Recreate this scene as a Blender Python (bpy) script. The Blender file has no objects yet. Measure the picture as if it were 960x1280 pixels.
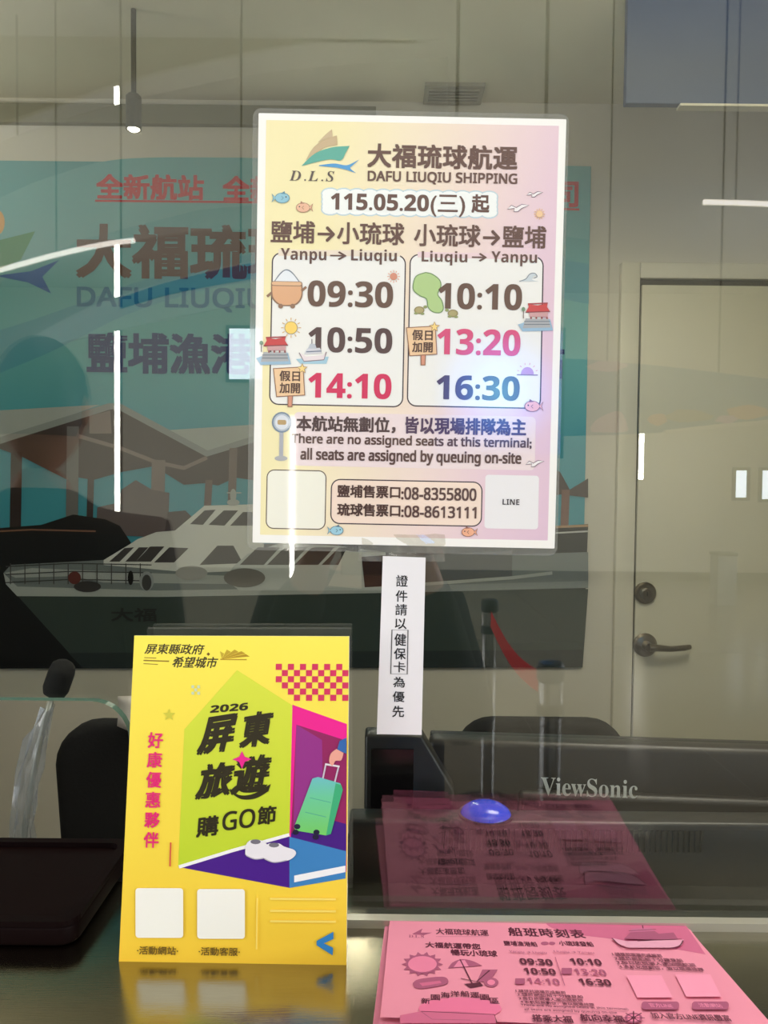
import bpy, bmesh, math, random
from mathutils import Vector, Matrix
random.seed(7)
SC = bpy.context.scene
COL = SC.collection
# ------------------------------------------------------------------ camera, world, exposure
F = 1000.0                                   # focal length in pixels of the 960x1280 frame
PITCH, ROLL = math.radians(2.0), 0.010
CAM = Vector((0, -0.57, 1.47))
_f = Vector((0, math.cos(PITCH), -math.sin(PITCH)))
_u0 = Vector((0, math.sin(PITCH), math.cos(PITCH))); _r0 = Vector((1, 0, 0))
_r = _r0*math.cos(ROLL) + _u0*math.sin(ROLL)
_u = _u0*math.cos(ROLL) - _r0*math.sin(ROLL)
cd = bpy.data.cameras.new('camera'); cam = bpy.data.objects.new('camera', cd); COL.objects.link(cam)
cd.sensor_fit = 'VERTICAL'; cd.sensor_height = 24; cd.lens = F/1280*24; cd.clip_start = 0.01
cam.matrix_world = Matrix(((_r.x, _u.x, -_f.x, CAM.x), (_r.y, _u.y, -_f.y, CAM.y), (_r.z, _u.z, -_f.z, CAM.z), (0, 0, 0, 1)))
SC.camera = cam
SC.view_settings.view_transform = 'Standard'; SC.view_settings.look = 'None'
SC.view_settings.gamma = 1; SC.view_settings.use_curve_mapping = False
SC.view_settings.exposure = 0.0
wd = bpy.data.worlds.new('sky'); SC.world = wd; wd.use_nodes = True
wd.node_tree.nodes['Background'].inputs[0].default_value = (.72, .86, 1, 1)
wd.node_tree.nodes['Background'].inputs[1].default_value = 1.6

def area(name, loc, rot, sx, sy, power, col=(1, 1, 1)):
    l = bpy.data.lights.new(name, 'AREA'); l.shape = 'RECTANGLE'; l.size = sx; l.size_y = sy; l.energy = power; l.color = col
    o = bpy.data.objects.new(name, l); COL.objects.link(o); o.location = loc; o.rotation_euler = rot
    return o
R90 = math.pi/2
HALL = .85
CT = 1.1525                                  # height of the counter top
area('daylight', (-6.6, -5.5, 2.1), (0, -R90, 0), 2.6, 7.6, 470*HALL, (1, .98, .95))      # daylight through side windows added out of view to light the hall evenly
area('daylight', (6.6, -5.5, 2.1), (0, R90, 0), 2.6, 7.6, 470*HALL, (1, .98, .95))
area('hall_fill_lamp', (-.7, -2.0, 4.34), (0, 0, 0), 1.2, .6, 26*HALL, (1, .96, .9))  # pair of unseen overhead lamps added to light the near hall
area('hall_fill_lamp', (.9, -2.0, 4.34), (0, 0, 0), 1.2, .6, 26*HALL, (1, .96, .9))
area('office_fill_lamp', (-1.65, .95, 2.02), (math.pi, 0, 0), .6, .3, 8.5, (1, .96, .88))  # unseen uplight added to brighten the upper left of the office
area('office_fill_lamp', (.55, .45, 2.325), (0, 0, 0), .6, .4, 12, (1, .93, .80))  # unseen fill lamp added to light the office from the right
area('office_fill_lamp', (.55, .45, 2.375), (math.pi, 0, 0), .6, .4, 15.0, (1, .95, .85))  # its upward half, added to brighten the ceiling

# ------------------------------------------------------------------ pixel -> point
def ray(px, py):
    return (_f + _r*((px-480)/F) - _u*((py-640)/F))
def W(px, py, Y):                            # the point of the plane y=Y that the photograph shows at px, py
    d = ray(px, py); return CAM + d*((Y-CAM.y)/d.y)
def Mz(px, py, D):                           # the same for a thing mirrored in the glass, D metres away in the mirror
    p = W(px, py, D-0.57); return Vector((p.x, -p.y, p.z))

# ------------------------------------------------------------------ materials
def lin(c):
    return tuple((v/255/12.92 if v/255 <= .04045 else ((v/255+.055)/1.055)**2.4) for v in c)
_m = {}
def mat(key, rgb=(128, 128, 128), rough=.5, metal=0, coat=0, noise=0, scale=40, bump=0, emit=None, spec=.5, linear=None, stretch=None):
    if key in _m: return _m[key]
    m = bpy.data.materials.new(key); m.use_nodes = True; nt = m.node_tree; b = nt.nodes['Principled BSDF']
    c = linear or lin(rgb)
    b.inputs['Base Color'].default_value = (*c, 1); b.inputs['Roughness'].default_value = rough
    b.inputs['Metallic'].default_value = metal; b.inputs['Specular IOR Level'].default_value = spec
    if coat: b.inputs['Coat Weight'].default_value = coat; b.inputs['Coat Roughness'].default_value = .035
    if emit: b.inputs['Emission Color'].default_value = (*lin(emit[0]), 1); b.inputs['Emission Strength'].default_value = emit[1]
    if noise or bump:
        tc = nt.nodes.new('ShaderNodeTexCoord'); n = nt.nodes.new('ShaderNodeTexNoise'); n.inputs['Scale'].default_value = scale
        n.inputs['Detail'].default_value = 4
        src = tc.outputs['Object']
        if stretch:
            mp = nt.nodes.new('ShaderNodeMapping'); mp.inputs['Scale'].default_value = stretch
            nt.links.new(src, mp.inputs['Vector']); src = mp.outputs['Vector']
        nt.links.new(src, n.inputs['Vector'])
        if noise:
            mx = nt.nodes.new('ShaderNodeMix'); mx.data_type = 'RGBA'
            mx.inputs['A'].default_value = (*[v*(1-noise) for v in c], 1); mx.inputs['B'].default_value = (*[min(1, v*(1+noise)) for v in c], 1)
            nt.links.new(n.outputs['Fac'], mx.inputs['Factor']); nt.links.new(mx.outputs['Result'], b.inputs['Base Color'])
        if bump:
            bp = nt.nodes.new('ShaderNodeBump'); bp.inputs['Strength'].default_value = bump; bp.inputs['Distance'].default_value = .002
            nt.links.new(n.outputs['Fac'], bp.inputs['Height']); nt.links.new(bp.outputs['Normal'], b.inputs['Normal'])
    _m[key] = m; return m
def ink(rgb, kind='lam'):                    # printing ink: laminated, card, paper, banner
    key = '%s_ink_%d_%d_%d' % ((kind,)+tuple(rgb))
    if kind == 'lam': return mat(key, rgb, rough=.5, coat=1)
    if kind == 'card': return mat(key, rgb, rough=.38)
    if kind == 'banner': return mat(key, rgb, rough=.55, spec=.3)
    return mat(key, rgb, rough=.7, spec=.2)
def gradient(key, stops, ang=0, rough=.5, coat=0, turn=(0, 0, 0)):   # printed colour gradient over the sheet's own extent (x, z)
    if key in _m: return _m[key]
    m = bpy.data.materials.new(key); m.use_nodes = True; nt = m.node_tree; b = nt.nodes['Principled BSDF']
    tc = nt.nodes.new('ShaderNodeTexCoord'); sp = nt.nodes.new('ShaderNodeSeparateXYZ'); nt.links.new(tc.outputs['Generated'], sp.inputs[0])
    a = nt.nodes.new('ShaderNodeMath'); a.operation = 'MULTIPLY'; a.inputs[1].default_value = math.cos(ang)
    c = nt.nodes.new('ShaderNodeMath'); c.operation = 'MULTIPLY'; c.inputs[1].default_value = math.sin(ang)
    d = nt.nodes.new('ShaderNodeMath'); d.operation = 'ADD'
    nt.links.new(sp.outputs['X'], a.inputs[0]); nt.links.new(sp.outputs['Z'], c.inputs[0])
    nt.links.new(a.outputs[0], d.inputs[0]); nt.links.new(c.outputs[0], d.inputs[1])
    r = nt.nodes.new('ShaderNodeValToRGB'); nt.links.new(d.outputs[0], r.inputs[0])
    el = r.color_ramp.elements
    while len(el) < len(stops): el.new(.5)
    for e, (p, col) in zip(el, stops): e.position = p; e.color = (*lin(col), 1)
    nt.links.new(r.outputs[0], b.inputs['Base Color']); b.inputs['Roughness'].default_value = rough
    if coat: b.inputs['Coat Weight'].default_value = coat; b.inputs['Coat Roughness'].default_value = .035
    _m[key] = m; return m
def thin_glass(key, rho, tint=(.97, .985, .97), haze=0, hazecol=(.8, .8, .8), rough=0.0):
    if key in _m: return _m[key]
    m = bpy.data.materials.new(key); m.use_nodes = True; nt = m.node_tree; nt.nodes.clear()
    o = nt.nodes.new('ShaderNodeOutputMaterial'); t = nt.nodes.new('ShaderNodeBsdfTransparent'); g = nt.nodes.new('ShaderNodeBsdfGlossy')
    t.inputs[0].default_value = (*tint, 1); g.inputs['Roughness'].default_value = rough
    lw = nt.nodes.new('ShaderNodeLayerWeight'); lw.inputs['Blend'].default_value = .5
    p = nt.nodes.new('ShaderNodeMath'); p.operation = 'POWER'; p.inputs[1].default_value = 5
    nt.links.new(lw.outputs['Facing'], p.inputs[0])
    a = nt.nodes.new('ShaderNodeMath'); a.operation = 'ADD'; a.inputs[1].default_value = rho; a.use_clamp = True
    nt.links.new(p.outputs[0], a.inputs[0])
    mx = nt.nodes.new('ShaderNodeMixShader'); nt.links.new(a.outputs[0], mx.inputs[0]); nt.links.new(g.outputs[0], mx.inputs[2])
    if haze:
        d = nt.nodes.new('ShaderNodeBsdfDiffuse'); d.inputs[0].default_value = (*hazecol, 1)
        m2 = nt.nodes.new('ShaderNodeMixShader'); m2.inputs[0].default_value = haze
        nt.links.new(t.outputs[0], m2.inputs[1]); nt.links.new(d.outputs[0], m2.inputs[2]); nt.links.new(m2.outputs[0], mx.inputs[1])
    else: nt.links.new(t.outputs[0], mx.inputs[1])
    nt.links.new(mx.outputs[0], o.inputs[0]); _m[key] = m; return m

WHITE = mat('white_wall_paint', (205, 202, 188), rough=.7, noise=.04, scale=3, bump=.05)
OFFW = mat('office_wall_paint', (200, 196, 182), rough=.65, noise=.04, scale=4, bump=.05)
CEIL = mat('ceiling_board', (214, 210, 190), rough=.9, noise=.06, scale=8)
DARKM = mat('dark_anodised_metal', (66, 66, 58), rough=.5, noise=.1, scale=30)
STEEL = mat('brushed_steel', (158, 152, 132), rough=.14, metal=1, noise=.12, scale=60, bump=.05, stretch=(1, 30, 1))
CHROME = mat('chrome', (200, 200, 200), rough=.12, metal=1, noise=.04, scale=20)
BLACK = mat('black_plastic', (14, 13, 13), rough=.4, noise=.2, scale=90, bump=.1)
BLACKF = mat('black_fabric', (9, 9, 11), rough=.9, noise=.3, scale=200, bump=.3)
RUBBER = mat('black_rubber', (20, 20, 20), rough=.7, noise=.1, scale=60)

# ------------------------------------------------------------------ mesh helpers
class MB:
    def __init__(s): s.v = []; s.f = []; s.mi = []; s.mats = []
    def m(s, material):
        if material not in s.mats: s.mats.append(material)
        return s.mats.index(material)
    def add(s, vs, fs, material):
        b = len(s.v); i = s.m(material); s.v += [tuple(v) for v in vs]
        for f in fs: s.f.append([b+k for k in f]); s.mi.append(i)
        return s
    def box(s, a, b, material, rot=None, c=None):
        x0, y0, z0 = a; x1, y1, z1 = b
        vs = [Vector(p) for p in ((x0, y0, z0), (x1, y0, z0), (x1, y1, z0), (x0, y1, z0), (x0, y0, z1), (x1, y0, z1), (x1, y1, z1), (x0, y1, z1))]
        if rot:
            c = c or (Vector(a)+Vector(b))/2; vs = [c + rot @ (v-c) for v in vs]
        return s.add(vs, [(0, 3, 2, 1), (4, 5, 6, 7), (0, 1, 5, 4), (1, 2, 6, 5), (2, 3, 7, 6), (3, 0, 4, 7)], material)
    def tube(s, pts, rad, material, n=12, caps=True):
        pts = [Vector(p) for p in pts]; k = len(pts)
        rad = rad if isinstance(rad, (list, tuple)) else [rad]*k
        vs = []; prev = None
        for i, p in enumerate(pts):
            t = (pts[min(i+1, k-1)]-pts[max(i-1, 0)]).normalized()
            if prev is None: a = t.orthogonal().normalized()
            else: a = (prev - t*prev.dot(t)).normalized()
            prev = a; b = t.cross(a)
            for j in range(n):
                w = 2*math.pi*j/n; vs.append(p + (a*math.cos(w)+b*math.sin(w))*rad[i])
        fs = [(i*n+j, i*n+(j+1) % n, (i+1)*n+(j+1) % n, (i+1)*n+j) for i in range(k-1) for j in range(n)]
        if caps: fs += [tuple(range(n))[::-1], tuple((k-1)*n+j for j in range(n))]
        return s.add(vs, fs, material)
    def lathe(s, c, prof, material, n=24, axis='z'):
        vs = []
        for r, h in prof:
            for j in range(n):
                w = 2*math.pi*j/n; q = (r*math.cos(w), r*math.sin(w), h)
                if axis == 'y': q = (q[0], h, q[1])
                if axis == 'x': q = (h, q[0], q[1])
                vs.append(Vector(c)+Vector(q))
        k = len(prof)
        fs = [(i*n+j, i*n+(j+1) % n, (i+1)*n+(j+1) % n, (i+1)*n+j) for i in range(k-1) for j in range(n)]
        fs += [tuple(range(n))[::-1], tuple((k-1)*n+j for j in range(n))]
        return s.add(vs, fs, material)
    def prism(s, outline, off, material, side=None):     # outline: list of Vectors; off: extrusion vector
        n = len(outline); o = [Vector(p) for p in outline]
        b = len(s.v); s.v += [tuple(p) for p in o]+[tuple(p+off) for p in o]
        i = s.m(material); j = s.m(side or material)
        s.f += [[b+k for k in range(n)][::-1], [b+n+k for k in range(n)]]; s.mi += [i, i]
        for k in range(n): s.f.append([b+k, b+(k+1) % n, b+n+(k+1) % n, b+n+k]); s.mi.append(j)
        return s
    def ball(s, c, r, material, nu=16, nv=10):
        c = Vector(c); r = r if isinstance(r, (tuple, list)) else (r, r, r)
        vs = []
        for i in range(nv+1):
            a = math.pi*i/nv
            for j in range(nu):
                w = 2*math.pi*j/nu; vs.append(c+Vector((r[0]*math.sin(a)*math.cos(w), r[1]*math.sin(a)*math.sin(w), r[2]*math.cos(a))))
        fs = [(i*nu+j, (i+1)*nu+j, (i+1)*nu+(j+1) % nu, i*nu+(j+1) % nu) for i in range(nv) for j in range(nu)]
        return s.add(vs, fs, material)
    def build(s, name, parent=None, smooth=False, bevel=0, sub=0, fix=True):
        org = wloc(parent) if parent else Vector((0, 0, 0))
        me = bpy.data.meshes.new(name); me.from_pydata([tuple(Vector(v)-org) for v in s.v], [], s.f)
        for m in s.mats: me.materials.append(m)
        for p, i in zip(me.polygons, s.mi): p.material_index = i
        if fix:
            bm = bmesh.new(); bm.from_mesh(me); bmesh.ops.recalc_face_normals(bm, faces=bm.faces); bm.to_mesh(me); bm.free()
        if smooth:
            for p in me.polygons: p.use_smooth = True
        o = bpy.data.objects.new(name, me); COL.objects.link(o)
        if parent: o.parent = parent
        if bevel:
            b = o.modifiers.new('bevel', 'BEVEL'); b.width = bevel; b.segments = 3; b.limit_method = 'ANGLE'; b.angle_limit = math.radians(35)
            for p in me.polygons: p.use_smooth = True
        if sub: q = o.modifiers.new('sub', 'SUBSURF'); q.levels = sub; q.render_levels = sub
        return o
def wloc(o):
    v = Vector(o.location); 
    while o.parent: o = o.parent; v = v+Vector(o.location)
    return v
def tag(o, label=None, cat=None, group=None, kind=None):
    if label: o['label'] = label
    if cat: o['category'] = cat
    if group: o['group'] = group
    if kind: o['kind'] = kind
    return o
def thing(name, loc, label=None, cat=None, group=None, kind=None):
    o = bpy.data.objects.new(name, None); COL.objects.link(o); o.location = loc; o.empty_display_size = .05
    return tag(o, label, cat, group, kind)
def struct(o): o['kind'] = 'structure'; return o

# ------------------------------------------------------------------ flat printing on a sheet
def sansb(t):  # mathematical sans bold glyphs: a flagged 1 and even strokes
    r = ''
    for ch in t:
        if '0' <= ch <= '9': r += chr(0x1D7EC+ord(ch)-48)
        elif 'A' <= ch <= 'Z': r += chr(0x1D5D4+ord(ch)-65)
        elif 'a' <= ch <= 'z': r += chr(0x1D5EE+ord(ch)-97)
        else: r += ch
    return r
def sans(t):
    r = ''
    for ch in t:
        if '0' <= ch <= '9': r += chr(0x1D7E2+ord(ch)-48)
        elif 'A' <= ch <= 'Z': r += chr(0x1D5A0+ord(ch)-65)
        elif 'a' <= ch <= 'z': r += chr(0x1D5BA+ord(ch)-97)
        else: r += ch
    return r
def serifb(t, italic=False):
    r = ''
    A, a = (0x1D468, 0x1D482) if italic else (0x1D400, 0x1D41A)
    for ch in t:
        if 'A' <= ch <= 'Z': r += chr(A+ord(ch)-65)
        elif 'a' <= ch <= 'z': r += chr(a+ord(ch)-97)
        else: r += ch
    return r
_tc = {}
def glyphs(t, sp=1.0):
    if (t, sp) in _tc: return _tc[(t, sp)]
    c = bpy.data.curves.new('t', 'FONT'); c.body = t; c.resolution_u = 3; c.space_character = sp
    o = bpy.data.objects.new('t', c); COL.objects.link(o); bpy.context.view_layer.update()
    me = bpy.data.meshes.new_from_object(o.evaluated_get(bpy.context.evaluated_depsgraph_get()))
    vs = [(v.co.x, v.co.y) for v in me.vertices]; fs = [list(p.vertices) for p in me.polygons]
    bpy.data.objects.remove(o); bpy.data.curves.remove(c); bpy.data.meshes.remove(me)
    x0 = min(v[0] for v in vs); x1 = max(v[0] for v in vs); y0 = min(v[1] for v in vs); y1 = max(v[1] for v in vs)
    r = ([((x-x0)/(x1-x0), (y-y0)/(y1-y0)) for x, y in vs], fs); _tc[(t, sp)] = r; return r
class Sheet:
    def __init__(s, O, U, V, step=.00003, kind='lam'):
        s.O = Vector(O); s.U = Vector(U).normalized(); s.V = Vector(V).normalized(); s.N = s.U.cross(s.V).normalized(); s.step = step; s.kind = kind; s.level = 1
    def uv(s, px, py):
        d = ray(px, py); t = (s.O-CAM).dot(s.N)/d.dot(s.N); p = CAM+d*t-s.O
        return p.dot(s.U), p.dot(s.V)
    def w(s, u, v, h=0): return s.O+s.U*u+s.V*v+s.N*h
class Ink(MB):
    def __init__(s, sheet, base=None, inc=1):
        super().__init__(); s.s = sheet; s.inc = inc
        if base is None: base = getattr(sheet, 'base', None)
        if base is not None: sheet.level = base
    def col(s, c): return ink(c, s.s.kind) if isinstance(c, tuple) else c
    def up(s): s.s.level += s.inc; return s.s.level*s.s.step
    def poly(s, pts, c, raw=False):
        h = s.up(); uv = pts if raw else [s.s.uv(*p) for p in pts]
        s.add([s.s.w(u, v, h) for u, v in uv], [tuple(range(len(uv)))], s.col(c)); return s
    def ell(s, x, y, rx, ry, c, n=20, a0=0, a1=360):
        k = n if a1-a0 >= 360 else n+1
        return s.poly([(x+rx*math.cos(math.radians(a0+(a1-a0)*i/n)), y+ry*math.sin(math.radians(a0+(a1-a0)*i/n))) for i in range(k)], c)
    def line(s, pts, w, c, closed=False):
        h = s.up(); P = [s.s.uv(*p) for p in pts]
        sc = (Vector(s.s.uv(pts[0][0]+10, pts[0][1]))-Vector(s.s.uv(*pts[0]))).length/10; w = w*sc/2
        P = [Vector(p) for p in P]; n = len(P); vs = []
        for i in range(n):
            a = P[i-1] if (i or closed) else P[i]; b = P[(i+1) % n] if (i < n-1 or closed) else P[i]
            d = (b-a).normalized(); q = Vector((-d.y, d.x))*w; vs += [P[i]+q, P[i]-q]
        fs = [(2*i, 2*i+1, 2*i+3, 2*i+2) for i in range(n-1)]
        if closed: fs.append((2*n-2, 2*n-1, 1, 0))
        s.add([s.s.w(v.x, v.y, h) for v in vs], fs, s.col(c)); return s
    def rr(s, x0, y0, x1, y1, r, c, w=0, k=6):       # rounded rectangle, filled or outlined
        sl = getattr(s.s, 'slope', 0); xc, yc = (x0+x1)/2, (y0+y1)/2; pts = []
        for cx, cy, a in ((x1-r, y0+r, -90), (x1-r, y1-r, 0), (x0+r, y1-r, 90), (x0+r, y0+r, 180)):
            for i in range(k+1):
                t = math.radians(a+90*i/k); pts.append((cx+r*math.cos(t), cy+r*math.sin(t)))
        pts = [(x-sl*(y-yc), y+sl*(x-xc)) for x, y in pts]
        return s.line(pts, w, c, True) if w else s.poly(pts, c)
    def text(s, t, x0, y0, x1, y1, c, bold=0, shear=0, rise=0, sp=1.0, colf=None, quad=None):
        h = s.up(); g, fs = glyphs(t, sp); S = s.s; xc, yc = (x0+x1)/2, (y0+y1)/2
        if quad is None:
            u0 = S.uv(x0, yc)[0]; u1 = S.uv(x1, yc)[0]; v0 = S.uv(xc, y1)[1]; v1 = S.uv(xc, y0)[1]
        H = v1-v0; b = bold*H
        offs = [(0, 0)] if not bold else [(-b, -b), (b, -b), (-b, b), (b, b)]
        for k, (du, dv) in enumerate(offs):
            s.add([S.w(u0+du+(u1-u0)*a+shear*H*(q-.5), v0+dv+H*q+rise*(u1-u0)*(a-.5), h+k*S.step*.5) for a, q in g], fs, s.col(c))
        if bold: s.s.level += 1.5
        return s
    def build(s, name, parent): return super().build(name, parent, fix=False)

# ================================================================== SETTING
# hall floor, office floor: one slab of tiles
FLOORM = mat('polished_beige_floor', (122, 114, 98), rough=.2, noise=.06, scale=2)
fl = MB().box((-6.7, -12.2, -.1), (6.7, 2.0, 0), FLOORM).build('floor'); struct(fl)
jt = MB()
GROUT = mat('tile_joint', (120, 112, 98), rough=.8, noise=.1, scale=50)
for k in range(1, 14): jt.box((-6.6, -12.1+.9*k-.003, 0), (6.6, -12.1+.9*k+.003, .0008), GROUT)
for k in range(-7, 8): jt.box((.9*k-.003, -12.1, 0), (.9*k+.003, -.02, .0007), GROUT)
j = jt.build('tile_joint', fl); j['kind'] = 'stuff'
# office shell
struct(MB().box((-2.4, 1.73, 0), (2.4, 1.83, 2.65), OFFW).build('wall_back'))
struct(MB().box((-2.5, .1, 0), (-2.4, 1.83, 2.65), OFFW).build('wall_left'))
struct(MB().box((2.4, .1, 0), (2.5, 1.83, 2.65), OFFW).build('wall_right'))
struct(MB().box((-2.4, .1, 2.55), (2.4, 1.73, 2.65), CEIL).build('ceiling'))
# the partition with the ticket window
PART = mat('partition_panel', (170, 166, 150), rough=.5, noise=.04, scale=10)
wf = MB()
wf.box((-6.6, 0, 0), (-1.1, .1, 4.5), PART).box((1.1, 0, 0), (6.6, .1, 4.5), PART)
wf.box((-1.1, 0, 2.55), (1.1, .1, 4.5), PART).box((-1.1, -.02, 0), (1.1, .04, CT-.041), PART)
struct(wf.build('wall_front'))
# hall shell
struct(MB().box((-6.7, -12.3, 0), (6.7, -12.1, 4.6), WHITE).build('wall_hall_far'))
HC = mat('hall_ceiling', (214, 212, 204), rough=.9, noise=.04, scale=2)
struct(MB().box((-6.7, -12.2, 4.5), (6.7, .1, 4.6), HC).build('ceiling_hall'))
for sx, nm in ((-1, 'wall_hall_left'), (1, 'wall_hall_right')):
    a, b = (6.5, 6.7)
    m_ = MB()
    def bx(y0, z0, y1, z1):
        m_.box((min(sx*a, sx*b), y0, z0), (max(sx*a, sx*b), y1, z1), WHITE)
    bx(-12.1, 0, 0, .75); bx(-12.1, 3.45, 0, 4.5); bx(-12.1, .75, -9.4, 3.45); bx(-1.6, .75, 0, 3.45)
    w_ = m_.build(nm); struct(w_)
FRAMEM = mat('grey_window_frame', (90, 92, 94), rough=.4, noise=.05, scale=20)
for i, sx in enumerate((-1, 1)):
    wn = thing('window_%d' % (2+i), (sx*6.6, -5.5, .75), kind='structure')  # side windows out of view, added as the hall's daylight source
    for k in range(7):
        y = -9.4+k*1.3
        MB().box((sx*6.55-.03, y-.03, .75), (sx*6.55+.03, y+.03, 3.45), FRAMEM).build('mullion', wn)
    MB().box((sx*6.55-.03, -9.4, .72), (sx*6.55+.03, -1.6, .78), FRAMEM).build('sill', wn)
    MB().box((sx*6.55-.03, -9.4, 3.42), (sx*6.55+.03, -1.6, 3.48), FRAMEM).build('header', wn)
# dropped brown soffit on the hall's left, curved front edge
SOF = mat('dark_soffit_board', (196, 190, 168), rough=.8, noise=.12, scale=6)
def arc(pts, k=8):                              # smooth curve through control points (Catmull-Rom) in the photograph's pixels
    out = []; P = [pts[0]]+list(pts)+[pts[-1]]
    for i in range(1, len(P)-2):
        p0, p1, p2, p3 = P[i-1:i+3]
        for j in range(k):
            t = j/k
            out.append(tuple(.5*(2*p1[c]+(-p0[c]+p2[c])*t+(2*p0[c]-5*p1[c]+4*p2[c]-p3[c])*t*t+(-p0[c]+3*p1[c]-3*p2[c]+p3[c])*t**3) for c in (0, 1)))
    out.append(tuple(pts[-1])); return out

# ------------------------------------------------------------------ glass pane with the serving opening
GLASS = thin_glass('window_glass', .098)
GEDGE = mat('green_glass_edge', (95, 120, 105), rough=.15, noise=.05, scale=10)
GX, GZ, GR = -.182, 1.312, .028
win = thing('window_1', (0, 0, CT), kind='structure')
out = [(-1.1, GZ)]
for i in range(9):
    a = math.radians(90-90*i/8); out.append((GX-GR+GR*math.cos(a), GZ-GR+GR*math.sin(a)))
out += [(GX, CT+.001), (1.1, CT+.001), (1.1, 2.55), (-1.1, 2.55)]
MB().prism([Vector((x, .008, z)) for x, z in out], Vector((0, -.008, 0)), GLASS, GEDGE).build('pane', win)
MB().box((GX, -.009, CT), (1.1, -.0005, CT+.006), mat('rail_steel', (200, 196, 184), rough=.3, metal=.6, noise=.05, scale=40)).build('bottom_rail', win)
# steel counter
ct = thing('steel_counter', (0, -.05, CT-.04), 'brushed steel counter ledge running under the ticket window', 'counter')
MB().box((-1.1, -.163, CT-.04), (1.1, .058, CT), STEEL).build('worktop', ct, bevel=.003)

# ------------------------------------------------------------------ door, track, vent, blue panel, baseboard in the office
YB = 1.73
DOORM = mat('cream_door_paint', (196, 192, 170), rough=.45, noise=.03, scale=5)
DFR = mat('cream_frame_paint', (204, 200, 182), rough=.5, noise=.03, scale=5)
dr = thing('door_1', (W(880, 605, YB).x, YB, 0), kind='structure')
x0 = W(771, 500, YB).x; xl = W(797, 500, YB).x; ztop = W(797, 357, YB).z; zf = W(775, 330, YB).z; x1 = xl+.92
MB().box((x0, YB-.022, 0), (xl-.006, YB, zf), DFR).box((x1+.006, YB-.022, 0), (x1+.066, YB, zf), DFR).box((xl-.006, YB-.022, ztop+.016), (x1+.006, YB, zf), DFR).build('door_frame', dr, bevel=.003)
MB().box((xl-.006, YB-.004, .004), (x1+.006, YB-.001, ztop+.016), mat('door_gap_shadow_strip', (70, 64, 50), rough=.9, noise=.1)).build('gap_shade_sheet', dr)  # dark sheet behind the leaf: shade of the door gap put into colour
leaf = MB().box((xl, YB-.018, .008), (x1, YB-.004, ztop-.002), DOORM).build('door_leaf', dr, bevel=.002)
HM = mat('worn_nickel', (120, 112, 98), rough=.28, metal=1, noise=.15, scale=30)
c = W(806, 741, YB-.02)
MB().lathe((c.x, YB-.018, c.z), [(.031, 0), (.031, -.008), (.026, -.012), (.018, -.012), (.018, -.02), (.012, -.022)], HM, 28, 'y').box((c.x-.0015, YB-.042, c.z-.006), (c.x+.0015, YB-.038, c.z+.006), BLACK).build('deadbolt', dr, smooth=False)
c = W(806, 806, YB-.02)
MB().lathe((c.x, YB-.018, c.z), [(.034, 0), (.034, -.006), (.028, -.011), (.014, -.014), (.012, -.045)], HM, 28, 'y').tube([(c.x, YB-.062, c.z), (c.x+.02, YB-.064, c.z), (c.x+.06, YB-.062, c.z-.003), (c.x+.10, YB-.058, c.z), (c.x+.118, YB-.05, c.z+.001)], [.011, .010, .008, .0085, .007], HM, 14).build('door_handle', dr, smooth=False)
c = W(797, 700, YB)
struct(MB().box((-2.4, YB-.015, 0), (x0, YB, .09), DFR).build('baseboard_back'))
# cornice band on the left
struct(MB().box((-2.4, YB-.02, W(160, 158, YB).z), (W(470, 140, YB).x, YB, W(160, 134, YB).z), mat('grey_cornice', (118, 116, 96), rough=.6, noise=.05, scale=8)).build('trim_1'))
YS = 1.30
ca = W(167, 119, YS)
sp = thing('spotlight', (ca.x, YS, 2.55), 'small grey cylinder spotlight hanging from the ceiling, lit', 'spotlight')
cb = W(167, 162, YS)
MB().tube([(ca.x, YS, 2.55), (ca.x, YS, ca.z-.005)], .006, DARKM).build('stem', sp)
MB().lathe((ca.x, YS, 0), [(.0, ca.z+.002), (.012, ca.z+.002), (.0175, ca.z-.004), (.0175, cb.z), (.015, cb.z), (.014, cb.z+.006), (0, cb.z+.006)], DARKM, 24).build('housing', sp)
MB().lathe((ca.x, YS, 0), [(0, cb.z+.005), (.0135, cb.z+.005), (.0135, cb.z+.0005), (.009, cb.z-.003), (0, cb.z-.0035)], mat('lit_lamp', (255, 255, 255), emit=((255, 244, 220), 9)), 20).build('lamp', sp)
# ceiling vent
vt = thing('ceiling_vent', (W(566, 128, 1.6).x, 1.64, 2.55), 'grey slatted air vent in the office ceiling above the poster', 'vent')
vx0 = W(536, 125, 1.65).x; vx1 = W(599, 125, 1.65).x
VM = mat('grey_vent_metal', (150, 148, 134), rough=.5, noise=.05); VD = mat('dark_vent_backing', (30, 29, 26), rough=.9, noise=.05)
MB().box((vx0, 1.63, 2.548), (vx1, 1.71, 2.5495), VD).build('backing', vt)
MB().box((vx0-.012, 1.618, 2.54), (vx0, 1.722, 2.55), VM).box((vx1, 1.618, 2.54), (vx1+.012, 1.722, 2.55), VM).box((vx0, 1.618, 2.54), (vx1, 1.63, 2.55), VM).box((vx0, 1.71, 2.54), (vx1, 1.722, 2.55), VM).build('frame', vt)
for k in range(5):
    MB().box((vx0, 1.634+k*.016, 2.537), (vx1, 1.641+k*.016, 2.547), VM).build('slat', vt)
# blue ceiling panel
YP = 1.2; pA = W(782, 129, YP); pB = W(850, 129, YP)
bp = thing('blue_hanging_board', (pA.x+.25, YP, pA.z), 'flat blue board hanging from the office ceiling, upper right', 'board')
MB().box((pA.x, YP, pA.z), (1.35, YP+.02, 2.55), mat('blue_board_paint', (42, 64, 98), rough=.5, noise=.08, scale=5)).build('board', bp, bevel=.002)
MB().box((pB.x, YP-.003, pA.z-.005), (1.35, YP+.022, pA.z), DFR).build('lower_trim', bp)
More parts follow.
